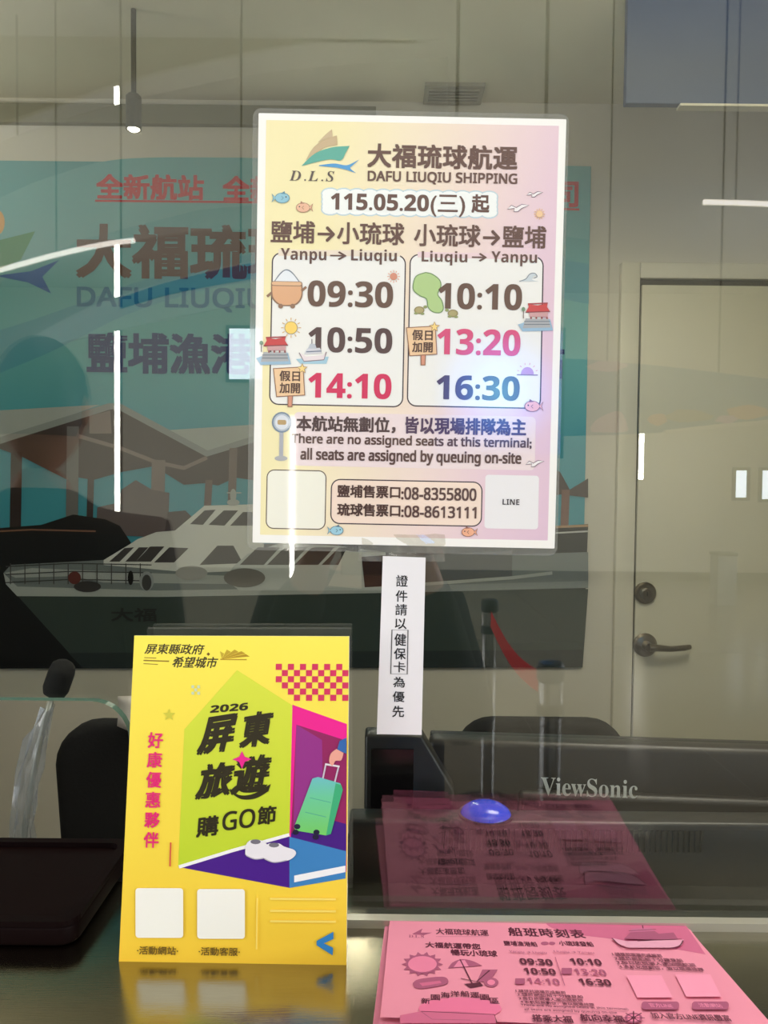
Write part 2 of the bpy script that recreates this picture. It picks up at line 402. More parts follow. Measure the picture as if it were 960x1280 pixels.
# housings for the fill lamps added out of view in the office
ol = thing('hanging_fill_light', (.55, .45, 2.55), 'flat fill light added out of view above and behind the ticket glass', 'ceiling light')
MB().box((.24, .24, 2.335), (.86, .66, 2.365), DFR).build('housing', ol)
ul = thing('added_uplighter', (-1.65, .95, 2.55), 'unseen uplight tray added high on the left to brighten the ceiling', 'light')
MB().box((-1.97, .78, 1.97), (-1.33, 1.12, 2.0), DFR).build('tray', ul)
for x in (-1.9, -1.4): MB().tube([(x, .95, 2.0), (x, .95, 2.55)], .004, DARKM, 8).build('hanging_wire', ul)
for x in (.3, .8): MB().tube([(x, .45, 2.365), (x, .45, 2.55)], .004, DARKM, 8).build('hanging_wire', ol)
p = W(452, 300, YB); lt = thing('added_streak_tube', (p.x, YB-.03, 1.5), 'slim vertical light tube added out of sight behind the timetable poster, for the counter streak', 'light')  # tube added out of sight to streak the steel and lift the office light
MB().box((p.x-.012, YB-.03, 1.60), (p.x+.012, YB-.012, 2.33), DFR).build('housing', lt)
MB().box((p.x-.009, YB-.036, 1.61), (p.x+.009, YB-.03, 2.32), mat('tube_led', (255, 255, 255), emit=((255, 246, 228), 30))).build('diffuser', lt)
for x in (-.7, .9):  # housings of the added hall fill lamps, out of view
    hl = thing('hall_fill_light', (x, -2.0, 4.5), 'flat fill light added out of view at the hall ceiling, %s of the two' % ('left' if x < 0 else 'right'), 'ceiling light', 'added hall fill lights')
    MB().box((x-.62, -2.32, 4.36), (x+.62, -1.68, 4.39), DFR).build('housing', hl)
    MB().tube([(x, -2.0, 4.39), (x, -2.0, 4.5)], .01, DARKM).build('stem', hl)

# ================================================================== BANNER on the office's back wall
B = Sheet((0, YB-.006, 0), (1, 0, 0), (0, 0, 1), step=.00006, kind='banner'); B.slope = .01
bl, br = -190, 735
a0 = W(bl, 200, B.O.y); a1 = W(738, 208, B.O.y); b1 = W(728, 834, B.O.y)
bn = thing('wall_banner', (0, YB-.004, b1.z), 'big teal ferry company banner with harbour photo on the back wall', 'banner')
xr = (a1.x+b1.x)/2
TEAL = gradient('banner_teal', [(0, (52, 142, 160)), (.45, (60, 150, 166)), (.62, (96, 172, 176)), (1, (88, 156, 160))], ang=math.pi/2, rough=.55)
MB().box((a0.x, YB-.0055, b1.z), (xr, YB-.001, a1.z), TEAL).build('banner_sheet', bn)
def bpoly(I, pts, c): return I.poly(pts, c)
g = Ink(B)
g.poly([(-190, 330)]+arc([(-100, 290), (0, 247), (60, 222), (150, 199), (300, 197)])+[(738, 208), (736, 300), (400, 250), (250, 262), (100, 300), (-50, 380), (-190, 420)], (112, 172, 174))
g.poly(arc([(-190, 470), (40, 400), (180, 350), (330, 315), (520, 300), (736, 330)])+arc([(736, 380), (520, 345), (330, 350), (180, 385), (40, 450), (-190, 540)]), (84, 156, 172))
g.build('wave_print', bn)
g = Ink(B)
g.poly([(-60, 330), (0, 300), (44, 289), (26, 325), (0, 336), (-60, 352)], (70, 140, 96))
g.poly([(-40, 352), (7, 343), (39, 339), (74, 325), (53, 346), (64, 367), (35, 353), (0, 346)], (22, 92, 160))
g.ell(-4, 278, 10, 16, (222, 168, 100))
g.build('emblem_print', bn)
RED = (196, 44, 54)
g = Ink(B); g.text('全新航站', 121, 219, 254, 249, RED, bold=.035); g.text('全新', 279, 221, 345, 251, RED, bold=.035); g.text('司', 690, 228, 722, 258, RED, bold=.035)
g.line([(119, 251), (420, 254), (724, 262)], 2.6, RED); g.build('red_lettering', bn)
g = Ink(B); g.text('大福琉球航運', 97, 283, 522, 348, (86, 52, 36), bold=.035); g.build('brown_lettering', bn)
g = Ink(B); g.text(sans('DAFU LIUQIU SHIPPING'), 97, 361, 520, 390, (26, 112, 146), bold=.03); g.build('latin_lettering', bn)
g = Ink(B); g.text('鹽埔漁港', 110, 418, 314, 466, (22, 52, 112), bold=.035); g.build('navy_lettering', bn); g = Ink(B); g.text('站', 655, 428, 704, 472, (22, 52, 112), bold=.03); g.build('navy_lettering', bn)
# harbour photograph printed on the banner
BRN, BRL, GRY, LG, WHT = (66, 54, 52), (128, 112, 108), (140, 146, 144), (166, 172, 168), (212, 214, 208)
DK, NAVY, HULL, WIN = (20, 18, 18), (15, 17, 20), (54, 66, 62), (66, 62, 62)
g = Ink(B)
g.poly([(-190, 520), (0, 513), (125, 506), (18, 545), (-190, 600)], LG)
g.poly([(205, 538), (330, 530), (360, 540), (259, 566)], LG)
g.poly([(-190, 610), (0, 551), (18, 547), (137, 511), (148, 511), (259, 570), (330, 548), (520, 500), (700, 590), (712, 612), (735, 598), (735, 622), (700, 618), (600, 640), (420, 600), (315, 600), (294, 597), (273, 607), (255, 604), (230, 606), (209, 593), (191, 583), (152, 590), (117, 600), (99, 597), (85, 600), (30, 572), (0, 561), (-190, 640)], BRN)
g.line([(-190, 600), (0, 551), (18, 545), (137, 508), (149, 508), (259, 567), (330, 545)], 8, GRY)
g.line([(98, 545), (150, 560), (196, 578), (230, 585), (259, 572)], 5, BRL)
g.poly([(112, 520), (138, 513), (140, 542), (112, 542)], BRL)
g.build('pavilion_roof_print', bn)
g = Ink(B)
for a, b, t0, t1, c in ((14, 28, 565, 700, (50, 38, 36)), (84, 99, 533, 728, (110, 108, 106)), (110, 118, 596, 668, (60, 46, 44)), (190, 207, 575, 670, (124, 110, 106)), (257, 266, 600, 634, (104, 84, 80)), (287, 297, 560, 626, (112, 96, 92)), (702, 712, 612, 668, (120, 86, 76))):
    g = Ink(B); g.poly([(a, t0), (b, t0), (b-2, t1), (a-2, t1)], c); g.build('pavilion_post_print', bn)
g = Ink(B)
g.poly([(152, 612), (170, 600), (190, 612), (212, 616), (210, 672), (120, 668), (122, 634), (150, 628)], (96, 84, 84))
g.poly([(205, 672), (210, 640), (232, 638), (246, 652), (240, 676)], (70, 58, 58))
g.poly([(-190, 660), (0, 660), (52, 656), (92, 643), (132, 649), (150, 657), (164, 678), (160, 700), (-190, 700)], DK)
g.poly([(-190, 668), (150, 668), (170, 690), (735, 655), (728, 834), (-190, 836)], NAVY)
g.line([(0, 664), (40, 662), (120, 664)], 2, (130, 92, 74)); g.line([(660, 660), (735, 657)], 3, (170, 136, 100)); g.line([(660, 668), (735, 664)], 2, (190, 190, 186))
g.build('shore_print', bn)
g = Ink(B)
g.poly([(22, 744), (340, 742), (735, 736), (728, 834), (104, 835)], HULL)
g.poly([(728, 834), (104, 835), (86, 816), (728, 812)], (40, 50, 50))
g.poly([(5, 716), (14, 706), (128, 700), (300, 704), (735, 690), (735, 735), (480, 741), (340, 742), (200, 744), (22, 744), (10, 732)], (116, 124, 124))
g.poly([(5, 716), (22, 733), (200, 738), (480, 733), (480, 741), (200, 746), (22, 745), (8, 730)], LG)
g.poly([(480, 733), (735, 726), (735, 734), (480, 741)], (132, 140, 140))
g.poly([(6, 716), (20, 722), (90, 720), (130, 728), (300, 730), (300, 720), (180, 716), (40, 710)], LG)
g.build('ferry_hull_print', bn)
g = Ink(B)
g.poly([(130, 700), (163, 680), (172, 674), (196, 665), (232, 662), (290, 668), (330, 664), (330, 712), (245, 716), (130, 706)], WHT)
for q in (((137, 702), (156, 685), (168, 684), (150, 702)), ((157, 702), (174, 684), (186, 684), (170, 702)), ((170, 702), (188, 683), (206, 683), (189, 702)), ((193, 703), (212, 684), (236, 685), (218, 703)), ((250, 706), (272, 682), (292, 682), (304, 704))): g.poly(q, WIN)
g.poly([(218, 664), (256, 632), (330, 630), (330, 668), (290, 670)], WHT)
for q in (((238, 655), (256, 638), (270, 637), (254, 656)), ((261, 656), (280, 638), (298, 638), (281, 657)), ((288, 657), (304, 640), (330, 640), (330, 657))): g.poly(q, WIN)
g.poly([(292, 708), (310, 692), (352, 678), (420, 682), (482, 690), (486, 738), (300, 738), (280, 724)], (186, 192, 190))
for k in range(4): g.poly([(300+k*34, 706), (322+k*34, 684), (350+k*34, 684), (330+k*34, 706)], WIN)
g.poly([(410, 732), (432, 688), (452, 690), (452, 736)], WHT)
g.poly([(452, 696), (530, 690), (532, 730), (456, 734)], (58, 38, 36))
g.poly([(530, 694), (640, 688), (640, 722), (530, 728)], (92, 96, 98))
g.line([(530, 730), (640, 722), (690, 716)], 4, LG)
g.build('ferry_cabin_print', bn)
g = Ink(B)
for y in (706, 716, 726): g.line([(8, y+2), (90, y-2), (190, y)], 1.3, (60, 62, 62))
for x in range(14, 190, 18): g.line([(x, 704), (x, 730)], 1.3, (70, 70, 70))
g.ell(110, 733, 17, 7, (56, 54, 54)); g.ell(164, 722, 3.5, 9, DK); g.ell(94, 722, 8, 8, (96, 46, 40)); g.ell(184, 726, 9, 12, (150, 156, 156)); g.ell(184, 728, 6, 10, (64, 64, 64))
g.ell(306, 722, 26, 12, (110, 108, 104)); g.ell(240, 716, 20, 9, (160, 160, 156)); g.ell(292, 619, 4, 8, LG); g.ell(292, 628, 8, 4, LG); g.line([(284, 616), (302, 616)], 1.5, LG)
g.text('大福', 140, 760, 196, 776, (40, 44, 42), bold=.03)
g.build('deck_gear_print', bn)

# ================================================================== LAMINATED TIMETABLE POSTER on the glass
th = -.010
P = Sheet((0, -.0016, 1.47), (math.cos(th), 0, math.sin(th)), (-math.sin(th), 0, math.cos(th)), step=.00001, kind='lam'); P.slope = .02
po = thing('timetable_poster', (W(500, 683, 0).x, -.001, W(500, 683, 0).z), 'laminated pastel ferry timetable poster taped to the glass', 'poster')
def sheet_rect(S, x0, y0, x1, y1, r, k=6):      # rounded rectangle in the sheet's own axes from midline pixels
    xc, yc = (x0+x1)/2, (y0+y1)/2
    u0 = S.uv(x0, yc)[0]; u1 = S.uv(x1, yc)[0]; v0 = S.uv(xc, y1)[1]; v1 = S.uv(xc, y0)[1]; pts = []
    for cx, cy, a in ((u1-r, v0+r, -90), (u1-r, v1-r, 0), (u0+r, v1-r, 90), (u0+r, v0+r, 180)):
        for i in range(k+1):
            t = math.radians(a+90*i/k); pts.append((cx+r*math.cos(t), cy+r*math.sin(t)))
    return pts
LAM = thin_glass('laminate_film', .05, tint=(.9, .9, .88), haze=.10, hazecol=(.72, .73, .70), rough=.08)
pts = sheet_rect(P, 312.5, 139, 704, 691, .006)
MB().prism([P.w(u, v, 0) for u, v in pts], P.N*.0003, LAM).build('laminate_film', po)
g = Ink(P, 50)
PAPER = ink((250, 248, 242), 'lam')
g.poly(sheet_rect(P, 319.5, 145.5, 700.5, 682, .0006, 2), PAPER, raw=True); g.build('paper', po)
BG = gradient('poster_pastel', [(0, (247, 236, 184)), (.2, (246, 232, 198)), (.5, (241, 219, 210)), (.75, (233, 204, 216)), (1, (226, 194, 214))], ang=-.25, rough=.5, coat=1)
g = Ink(P); g.poly(sheet_rect(P, 329, 154, 691.5, 672, .0004, 2), BG, raw=True); g.build('pastel_print', po)
P.base = 80
TB = (104, 76, 66)
# logo
g = Ink(P)
g.poly(arc([(398, 178), (406, 170), (415, 162)])+[(416, 172)]+arc([(416, 172), (407, 174), (398, 179)]), (208, 186, 150))
g.poly(arc([(383, 200), (392, 185), (406, 175), (421, 170)])+[(422, 182)]+arc([(420, 182), (404, 186), (383, 201)]), (204, 180, 142))
g.poly(arc([(377, 208), (393, 193), (414, 185), (437, 183)])+arc([(432, 192), (426, 201), (410, 200), (377, 208)]), (98, 176, 158))
g.poly(arc([(399, 207), (418, 205), (434, 207), (449, 200)])+arc([(440, 208), (438, 211), (445, 217)])+arc([(434, 213), (420, 210), (399, 208)]), (84, 160, 214))
g.build('emblem_print', po)
g = Ink(P); g.text(serifb('D.L.S', True), 362, 214, 418, 227, (96, 84, 80), sp=1.25); g.build('emblem_lettering', po)
g = Ink(P); g.text('大福琉球航運', 460, 182, 646, 211, TB, bold=.028, sp=1.03); g.build('title_lettering', po)
g = Ink(P); g.text(sans('DAFU LIUQIU SHIPPING'), 460, 216, 646, 231, TB, bold=.03); g.build('title_latin_lettering', po)
# cloud with date
def cloud(I, x0, y0, x1, y1, nx, c, out, grow=0):
    W_ = (x1-x0)/nx
    for col, e in ((out, 1.6), (c, 0)):
        for k in range(nx+1):
            x = x0+W_*k
            for yy, sgn in ((y0, 1), (y1, -1)): I.ell(x, yy+sgn*4+.02*(x-500), W_*.62+e, 6+e, col, 14)
        for yy in (y0+8, (y0+y1)/2, y1-8):
            I.ell(x0-3, yy-1.5, 7+e, 7+e, col, 14); I.ell(x1+3, yy+2, 7+e, 7+e, col, 14)
        I.rr(x0-3-e, y0-e+3, x1+3+e, y1+e-3, 6, col)
g = Ink(P, 55, .2); cloud(g, 413, 240, 611, 268, 12, (247, 250, 246), (196, 216, 224)); g.build('cloud_print', po)
g = Ink(P); g.text(sansb('115.05.20(')+'三'+sansb(')'), 414, 243, 581, 270, TB, bold=.012); g.text('起', 590, 244, 611, 266, TB, bold=.03); g.build('date_lettering', po)
# small fish, gulls, suns
def fish(I, x, y, s, c, o, flip=1):
    def q(a, b): return (x+flip*a*s, y+b*s)
    body = [q(9*math.cos(math.radians(t)), 6.2*math.sin(math.radians(t))) for t in range(0, 360, 24)]
    I.poly([q(-8, 0), q(-14, -6), q(-12, 0), q(-14, 6)], o); I.poly([q(a*1.1, b*1.12) for a, b in [(9*math.cos(math.radians(t)), 6.2*math.sin(math.radians(t))) for t in range(0, 360, 24)]], o)
    I.poly(body, c); I.poly([q(-8.6, 0), q(-13, -4.5), q(-11.2, 0), q(-13, 4.5)], c); I.poly([q(-2, -5.5), q(3, -9), q(4, -5)], o)
    I.ell(x+flip*5*s, y-1.2*s, 1*s, 1*s, (60, 60, 70), 8); I.line([q(-1, -2), q(1.5, 0), q(-1, 2.5)], .8, o)
for x, y, s, c, o, f_ in ((353, 248, .95, (150, 200, 216), (92, 146, 166), 1), (379, 260, .9, (238, 190, 158), (176, 128, 104), -1), (421, 663, .85, (158, 206, 222), (84, 120, 140), 1), (585, 665, .85, (240, 176, 140), (150, 98, 84), -1), (665, 508, 1.0, (242, 184, 180), (140, 92, 100), -1)):
    g = Ink(P, 95); fish(g, x, y, s, c, o, f_); g.build('fish_print', po)
def gull(I, x, y, s, c=(120, 100, 112)):
    I.poly([(x-13*s, y+2*s), (x-8*s, y-3*s), (x-2*s, y), (x+5*s, y-4*s), (x+14*s, y-3*s), (x+5*s, y+1*s), (x, y+5*s), (x-5*s, y+5*s), (x-4*s, y+1*s)], (246, 240, 240))
    I.line([(x-13*s, y+2*s), (x-8*s, y-3*s), (x-2*s, y), (x+5*s, y-4*s), (x+14*s, y-3*s), (x+5*s, y+1*s), (x, y+5*s), (x-5*s, y+5*s), (x-4*s, y+1*s)], .9, c, True)
for x, y, s in ((647, 260, 1.0), (668, 243, .75), (668, 579, .85)):
    g = Ink(P); gull(g, x, y, s); g.build('gull_print', po)
def sun(I, x, y, r, c, ray_c, n=10, o=None):
    for k in range(n):
        a = 2*math.pi*k/n; I.line([(x+math.cos(a)*r*1.25, y+math.sin(a)*r*1.25), (x+math.cos(a)*r*1.7, y+math.sin(a)*r*1.7)], 1.0, ray_c)
    if o: I.ell(x, y, r*1.1, r*1.1, o)
    I.ell(x, y, r, r, c)
for x, y, r, c, rc, o in ((674, 268, 4, (244, 206, 160), (236, 190, 120), (226, 180, 120)), (492, 346, 4.6, (216, 146, 120), (230, 170, 140), None), (364, 410, 7.4, (250, 214, 110), (220, 180, 110), (170, 140, 90))):
    g = Ink(P); sun(g, x, y, r, c, rc, 12, o); g.build('sun_print', po)
# headings
g = Ink(P); g.text('鹽埔→小琉球', 339, 278, 505, 305, TB, bold=.02, rise=0); g.build('heading_lettering', po)
g = Ink(P); g.text('小琉球→鹽埔', 518, 282, 682, 309, TB, bold=.02); g.build('heading_lettering', po)
# schedule boxes
BOXF = ink((243, 242, 236), 'lam'); LINEC = (70, 56, 62)
for (x0_, y0_, x1_, y1_) in ((339, 318, 505, 507), (511, 320, 677, 509)):
    g = Ink(P, 55); g.rr(x0_, y0_, x1_, y1_, 11, BOXF); g.rr(x0_, y0_, x1_, y1_, 11, LINEC, w=1.6)
    g.build('timetable_box', po)
g = Ink(P, 60)
g.poly([(348, 312), (500, 314), (500, 321), (348, 320)], ink((240, 226, 206), 'lam')); g.poly([(522, 315), (672, 318), (672, 325), (522, 322)], ink((240, 214, 216), 'lam')); g.build('heading_strip_print', po)
g = Ink(P); g.text(sansb('Yanpu'), 351, 311, 408, 330, TB); g.text('→', 413, 315, 433, 325, TB, bold=.03); g.text(sansb('Liuqiu'), 439, 312, 496, 331, TB)
g.build('route_lettering', po)
g = Ink(P); g.text(sansb('Liuqiu'), 527, 314, 584, 332, TB); g.text('→', 590, 317, 608, 327, TB, bold=.03); g.text(sansb('Yanpu'), 614, 315, 671, 333, TB)
g.build('route_lettering', po)
# times
T1, CR = (106, 80, 66), (214, 44, 92)
for t_, x_, y_, X_, Y_, c_ in (('09:30', 385, 352, 491, 384, T1), ('10:50', 386, 410, 490, 441, (88, 66, 64)), ('14:10', 386, 467, 489, 498, CR), ('10:10', 548, 355, 652, 387, T1), ('13:20', 547, 412, 650, 444, (222, 84, 116)), ('16:30', 546, 470, 649, 500, (84, 62, 80))):
    g = Ink(P)
    g.text(sansb(t_), x_, y_, X_, Y_, c_, bold=.012) ; g.build('time_lettering', po)
# blue tint on the digits comes from the added hall glow; salt basket
g = Ink(P); OUT = (150, 116, 92)
g.poly(arc([(342, 353), (350, 342), (358, 337), (366, 341), (376, 354)]), (130, 140, 150)); g.poly(arc([(343.5, 353), (351, 343), (358, 338.4), (366, 343), (374.5, 354)]), (236, 240, 244))
g.poly(arc([(339, 354), (340, 372), (348, 381), (358, 383), (371, 381), (378, 371), (378, 354)]), OUT)
g.poly(arc([(340.5, 355), (341.5, 371), (349, 379.5), (358, 381.5), (370, 379.5), (376.5, 370), (376.5, 355)]), (226, 174, 132))
g.rr(339, 352, 378, 358, 2.8, OUT); g.rr(340, 352.8, 377, 357, 2.2, (236, 192, 150))
for x in (351, 366): g.ell(x, 383, 3, 3, OUT); 
g.line([(340, 366), (334, 371)], 3, OUT); g.line([(377, 364), (383, 359)], 3, OUT); g.build('salt_basket_print', po)
# green island and turtles
g = Ink(P); isl = [(532, 341), (540, 343), (549, 350), (551, 358), (547, 368), (552, 376), (554, 386), (550, 391), (541, 390), (535, 384), (533, 374), (525, 370), (517, 363), (517, 353), (521, 345)]
il = arc(isl+[isl[0]], 5)[:-1]; g.poly(il, (180, 208, 140)); g.line(il, 1.2, (112, 146, 92), True); g.build('green_island_print', po)
for x, y, f_ in ((524, 388, 1), (566, 392, -1)):
    g = Ink(P); g.ell(x, y, 6.5, 4.8, (150, 138, 92)); g.ell(x, y, 5, 3.4, (178, 166, 116)); g.ell(x+f_*7.5, y-4, 2.4, 2, (150, 160, 104)); g.ell(x-4, y+4, 2.5, 1.4, (150, 160, 104)); g.ell(x+4, y+4.5, 2.5, 1.4, (150, 160, 104)); g.build('turtle_print', po)
# wave
g = Ink(P); g.poly(arc([(649, 352), (657, 349), (662, 343), (668, 342), (671, 345), (667, 346), (665, 350), (673, 352)]), (206, 216, 220)); g.line(arc([(649, 352), (657, 349), (662, 343), (668, 342), (671, 346), (667, 348)]), 1, (128, 138, 146)); g.build('wave_print', po)
# temples
def temple(I, x, y, s):
    q = lambda a, b: (x+a*s, y+b*s)
    I.poly([q(-26, 22), q(-8, 16), q(16, 15), q(20, 30), q(-20, 31)], (158, 190, 212))
    I.poly([q(-16, 14), q(14, 14), q(17, 26), q(-20, 27)], (176, 178, 180))
    for a in range(-10, 14, 7): I.poly([q(a, 4), q(a+2, 4), q(a+2, 15), q(a, 15)], (150, 74, 76))
    I.poly([q(-11, 4), q(13, 4), q(13, 12), q(-11, 12)], (206, 160, 160))
    I.poly([q(-16, 6), q(-12, -1), q(-13, -5), q(0, -3), q(13, -6), q(12, -1), q(16, 5)], (206, 74, 74))
    I.line([q(-16, 6), q(16, 5)], 1.2, (134, 60, 66)); I.line([q(-13, -5), q(13, -6)], 1.6, (170, 70, 74))
    for b in (18, 22): I.line([q(-18, b), q(16, b)], .9, (110, 118, 130))
    I.ell(x-19*s, y+2*s, 2.5*s, 3*s, (120, 150, 120), 8); I.line([q(-19, 4), q(-19, 14)], 1, (110, 90, 80))
g = Ink(P, 95); temple(g, 672, 385, .95); g.build('temple_print', po)
g = Ink(P, 95); temple(g, 345, 427, .95); g.build('temple_print', po)
# boat
g = Ink(P); g.poly([(370, 449), (411, 446), (408, 455), (376, 455)], (168, 206, 222)); g.poly([(374, 441), (383, 446), (404, 444), (408, 440), (405, 450), (380, 452)], (236, 224, 226)); g.line([(374, 441), (380, 452), (405, 450), (408, 440)], 1.1, (130, 110, 120))
g.poly([(380, 443), (384, 436), (400, 435), (403, 442)], (214, 214, 220)); g.poly([(385, 436), (388, 430), (394, 430), (396, 436)], (190, 196, 206)); g.line([(390, 430), (390, 424)], 1, (120, 110, 120)); g.line([(383, 440), (402, 439)], 1.4, (120, 130, 150)); g.build('boat_print', po)
# wooden signs
def wsign(x0, y0, x1, y1, px_, py_, star):
    g = Ink(P, 95); BD, BF = (150, 104, 78), (242, 204, 160)
    g.poly([(px_-3.4, y1-2), (px_+3.4, y1-2), (px_+2.6, py_), (px_-3.4, py_)], BD); g.poly([(px_-2.2, y1-2), (px_+2.2, y1-2), (px_+1.6, py_-1), (px_-2.2, py_-1)], (216, 150, 124))
    b_ = [(x0, y0+2), (x1-2, y0), (x1, y1-2), (x0+4, y1)]
    g.poly(b_, BF); g.line(b_, 1.5, BD, True)
    st = [(star[0]+(6.5 if k % 2 == 0 else 2.9)*math.sin(k*math.pi/5), star[1]-(6.5 if k % 2 == 0 else 2.9)*math.cos(k*math.pi/5)) for k in range(10)]
    g.poly(st, (250, 220, 140)); g.line(st, 1, (170, 130, 90), True)
    g.build('wooden_sign_print', po)
    g = Ink(P, 110); xm = (x0+x1)/2+1; g.text('假日', xm-12.5, y0+5, xm+12.5, y0+17.5, (90, 62, 52), bold=.025); g.text('加開', xm-12.5, y0+20, xm+12.5, y0+32.5, (90, 62, 52), bold=.025); g.build('wooden_sign_lettering', po)
wsign(342, 459, 381, 496, 363, 509, (378, 461)); wsign(508, 408, 546, 445, 529, 457, (543, 409))
# setting sun
g = Ink(P); g.ell(659, 468, 8, 9, (196, 156, 206), 16, 180, 360); g.line([(646, 468.5), (672, 469)], 1.2, (140, 110, 150))
for a in range(200, 341, 28): g.line([(659+11*math.cos(math.radians(a)), 468+12*math.sin(math.radians(a))), (659+13.5*math.cos(math.radians(a)), 468+14.5*math.sin(math.radians(a)))], .9, (230, 180, 190))
g.build('setting_sun_print', po)
# notice
g = Ink(P, 55); g.rr(367, 518, 669, 585, 6, ink((240, 222, 222), 'lam')); g.build('notice_panel_print', po)
g = Ink(P); g.line([(352, 540), (351.5, 572)], 5, (176, 178, 184)); g.ell(351.5, 573, 8, 3.2, (180, 180, 182)); g.ell(352.5, 528, 12.5, 13, (120, 138, 158)); g.ell(352.5, 528, 10.5, 11, (186, 196, 206)); g.ell(352.5, 528, 8.5, 9, (222, 226, 232)); g.rr(347, 525, 358, 531, 2, (190, 160, 110)); g.build('bus_stop_print', po)
g = Ink(P); g.text('本航站無劃位，', 371, 521, 494, 540, (78, 56, 56), bold=.03); g.text('皆以現場排隊為主', 507, 523, 657, 543, (80, 56, 86), bold=.03); g.build('notice_lettering', po)
g = Ink(P); g.text(sans('There are no assigned seats at this terminal;'), 365, 545, 664, 560, (92, 66, 58), bold=.028); g.text(sans('all seats are assigned by queuing on-site'), 376, 563, 651, 581, (92, 66, 60), bold=.028); g.build('notice_latin_lettering', po)
# phone box
g = Ink(P, 55); g.rr(414, 601, 602, 656, 11, ink((247, 224, 206), 'lam')); g.rr(414, 601, 602, 656, 11, LINEC, w=1.5); g.build('phone_panel_print', po)
g = Ink(P); g.text('鹽埔售票口', 422, 607, 500, 622, (78, 52, 44), bold=.03); g.text(sans(':08-8355800'), 502, 610, 595, 625, (88, 60, 54), bold=.03)
g.text('琉球售票口', 422, 630, 500, 645, (78, 52, 44), bold=.03); g.text(sans(':08-8613111'), 502, 633, 595, 647, (88, 60, 54), bold=.03); g.build('phone_lettering', po)
# the two white code cards, codes left out
g = Ink(P, 55); g.rr(333.5, 588, 407, 661, 9, ink((244, 242, 226), 'lam')); g.rr(333.5, 588, 407, 661, 9, (96, 80, 70), w=1.3); g.build('blank_code_card', po)
g = Ink(P, 55); g.rr(606, 594, 673, 661, 4, ink((240, 238, 238), 'lam')); g.build('blank_code_card', po)
g = Ink(P); g.text(sansb('LINE'), 628, 624, 649, 631, (60, 52, 60)); g.build('code_card_lettering', po)
TAPE = thin_glass('clear_tape', .07, tint=(.93, .92, .88), haze=.12, hazecol=(.8, .79, .74), rough=.12)
tp = MB(); random.seed(3)
def crumple(x0, y0, x1, y1, nx, ny, h):
    vs = []
    for j in range(ny+1):
        for i in range(nx+1):
            p = W(x0+(x1-x0)*i/nx+random.uniform(-1, 1), y0+(y1-y0)*j/ny+random.uniform(-1, 1), -.0012-random.uniform(0, h)); vs.append(p)
    tp.add(vs, [(j*(nx+1)+i, j*(nx+1)+i+1, (j+1)*(nx+1)+i+1, (j+1)*(nx+1)+i) for j in range(ny) for i in range(nx)], TAPE)
crumple(448, 668, 556, 702, 9, 3, .0016)
tag(tp.build('clear_tape'), 'crumpled clear tape holding the poster above the white strip', 'tape')

# ================================================================== WHITE STRIP
S = Sheet((0, -.0026, 1.47), (math.cos(-.014), 0, math.sin(-.014)), (.014, 0, 1), step=.00001, kind='paper')
st = thing('paper_strip', (W(500, 918, 0).x, -.0022, W(500, 918, 0).z), 'narrow white paper strip with vertical writing taped to the glass', 'sign')
u = [S.uv(*p) for p in ((478.5, 695), (532, 697), (527, 918.5), (471, 917.5))]
MB().prism([S.w(a, b, 0) for a, b in u], S.N*.0003, ink((238, 236, 238), 'paper')).build('paper', st)
S.level = 40
g = Ink(S)
ys = [(719, 733), (738, 752), (755, 769), (773, 786), (792, 807), (810, 824), (827, 840), (846, 859), (864, 877), (882, 896)]
for i, (ch, (a, b)) in enumerate(zip('證件請以健保卡為優先', ys)):
    xc = 502.5-(a-719)*.029; g.text(ch, xc-7.2, a, xc+7.2, b, (44, 44, 46), bold=.012)
g.line([(490, 787), (510, 787.4), (509, 842.5), (488.4, 842)], 1.1, (60, 60, 60), True)
g.build('lettering', st)

# ================================================================== YELLOW CARD standing on the counter
yb, yt = -.053, -.020
Vy = Vector((0, .0335, .2035)).normalized()
Y = Sheet((0, yb, CT+.0005), (1, -.010, 0), Vy, step=.00001, kind='card')
Y.N = Y.U.cross(Y.V).normalized()
yc = thing('yellow_display_card', (W(291, 1205, yb).x, yb, CT), 'bright yellow tourism promotion board leaning on the counter, left of the pink sheets', 'display card')
cor = [Y.uv(*p) for p in ((168.5, 795), (437, 795.5), (433, 1208), (148.5, 1203))]
YEL = gradient('card_yellow', [(0, (250, 204, 58)), (.35, (252, 222, 74)), (1, (254, 238, 90))], ang=R90, rough=.38)
# front face
MB().prism([Y.w(a, b, -.0045) for a, b in cor], Y.N*.0042, mat('white_foam_core', (232, 230, 226), rough=.7, noise=.03)).build('foam_core', yc)
g = Ink(Y); g.poly(cor, YEL, raw=True); g.build('yellow_face', yc)
DKB = (60, 52, 24)
g = Ink(Y); g.text('屏東縣政府', 183, 805.5, 255, 818, DKB, bold=.02, shear=.25); g.text('希望城市', 217, 821.5, 272, 835, DKB, bold=.02, shear=.25); g.ell(261, 818, 2.2, 2.2, (120, 84, 30), 4)
for k in range(5):
    a = math.radians(-20-28*k); g.poly([(278, 824), (291+20*math.cos(a)-2, 821+9*math.sin(a)), (291+20*math.cos(a)+3, 824+9*math.sin(a))], (186+5*k, 146+8*k, 30+6*k))
g.line([(276, 824.5), (309, 824.8)], 1.4, (190, 150, 40)); g.line([(180, 826), (212, 827)], 1.5, (150, 120, 40)); g.line([(181, 822.5), (196, 823)], 1, (160, 130, 50)); g.line([(180, 830), (198, 831)], 1, (160, 130, 50))
g.build('county_logo_print', yc)
g = Ink(Y)
g.poly([(297, 838), (366, 882), (362, 1046), (223, 1084), (231, 912)], gradient('house_green', [(0, (196, 218, 50)), (1, (222, 230, 70))], ang=R90, rough=.38)); g.build('green_house_print', yc)
g = Ink(Y)
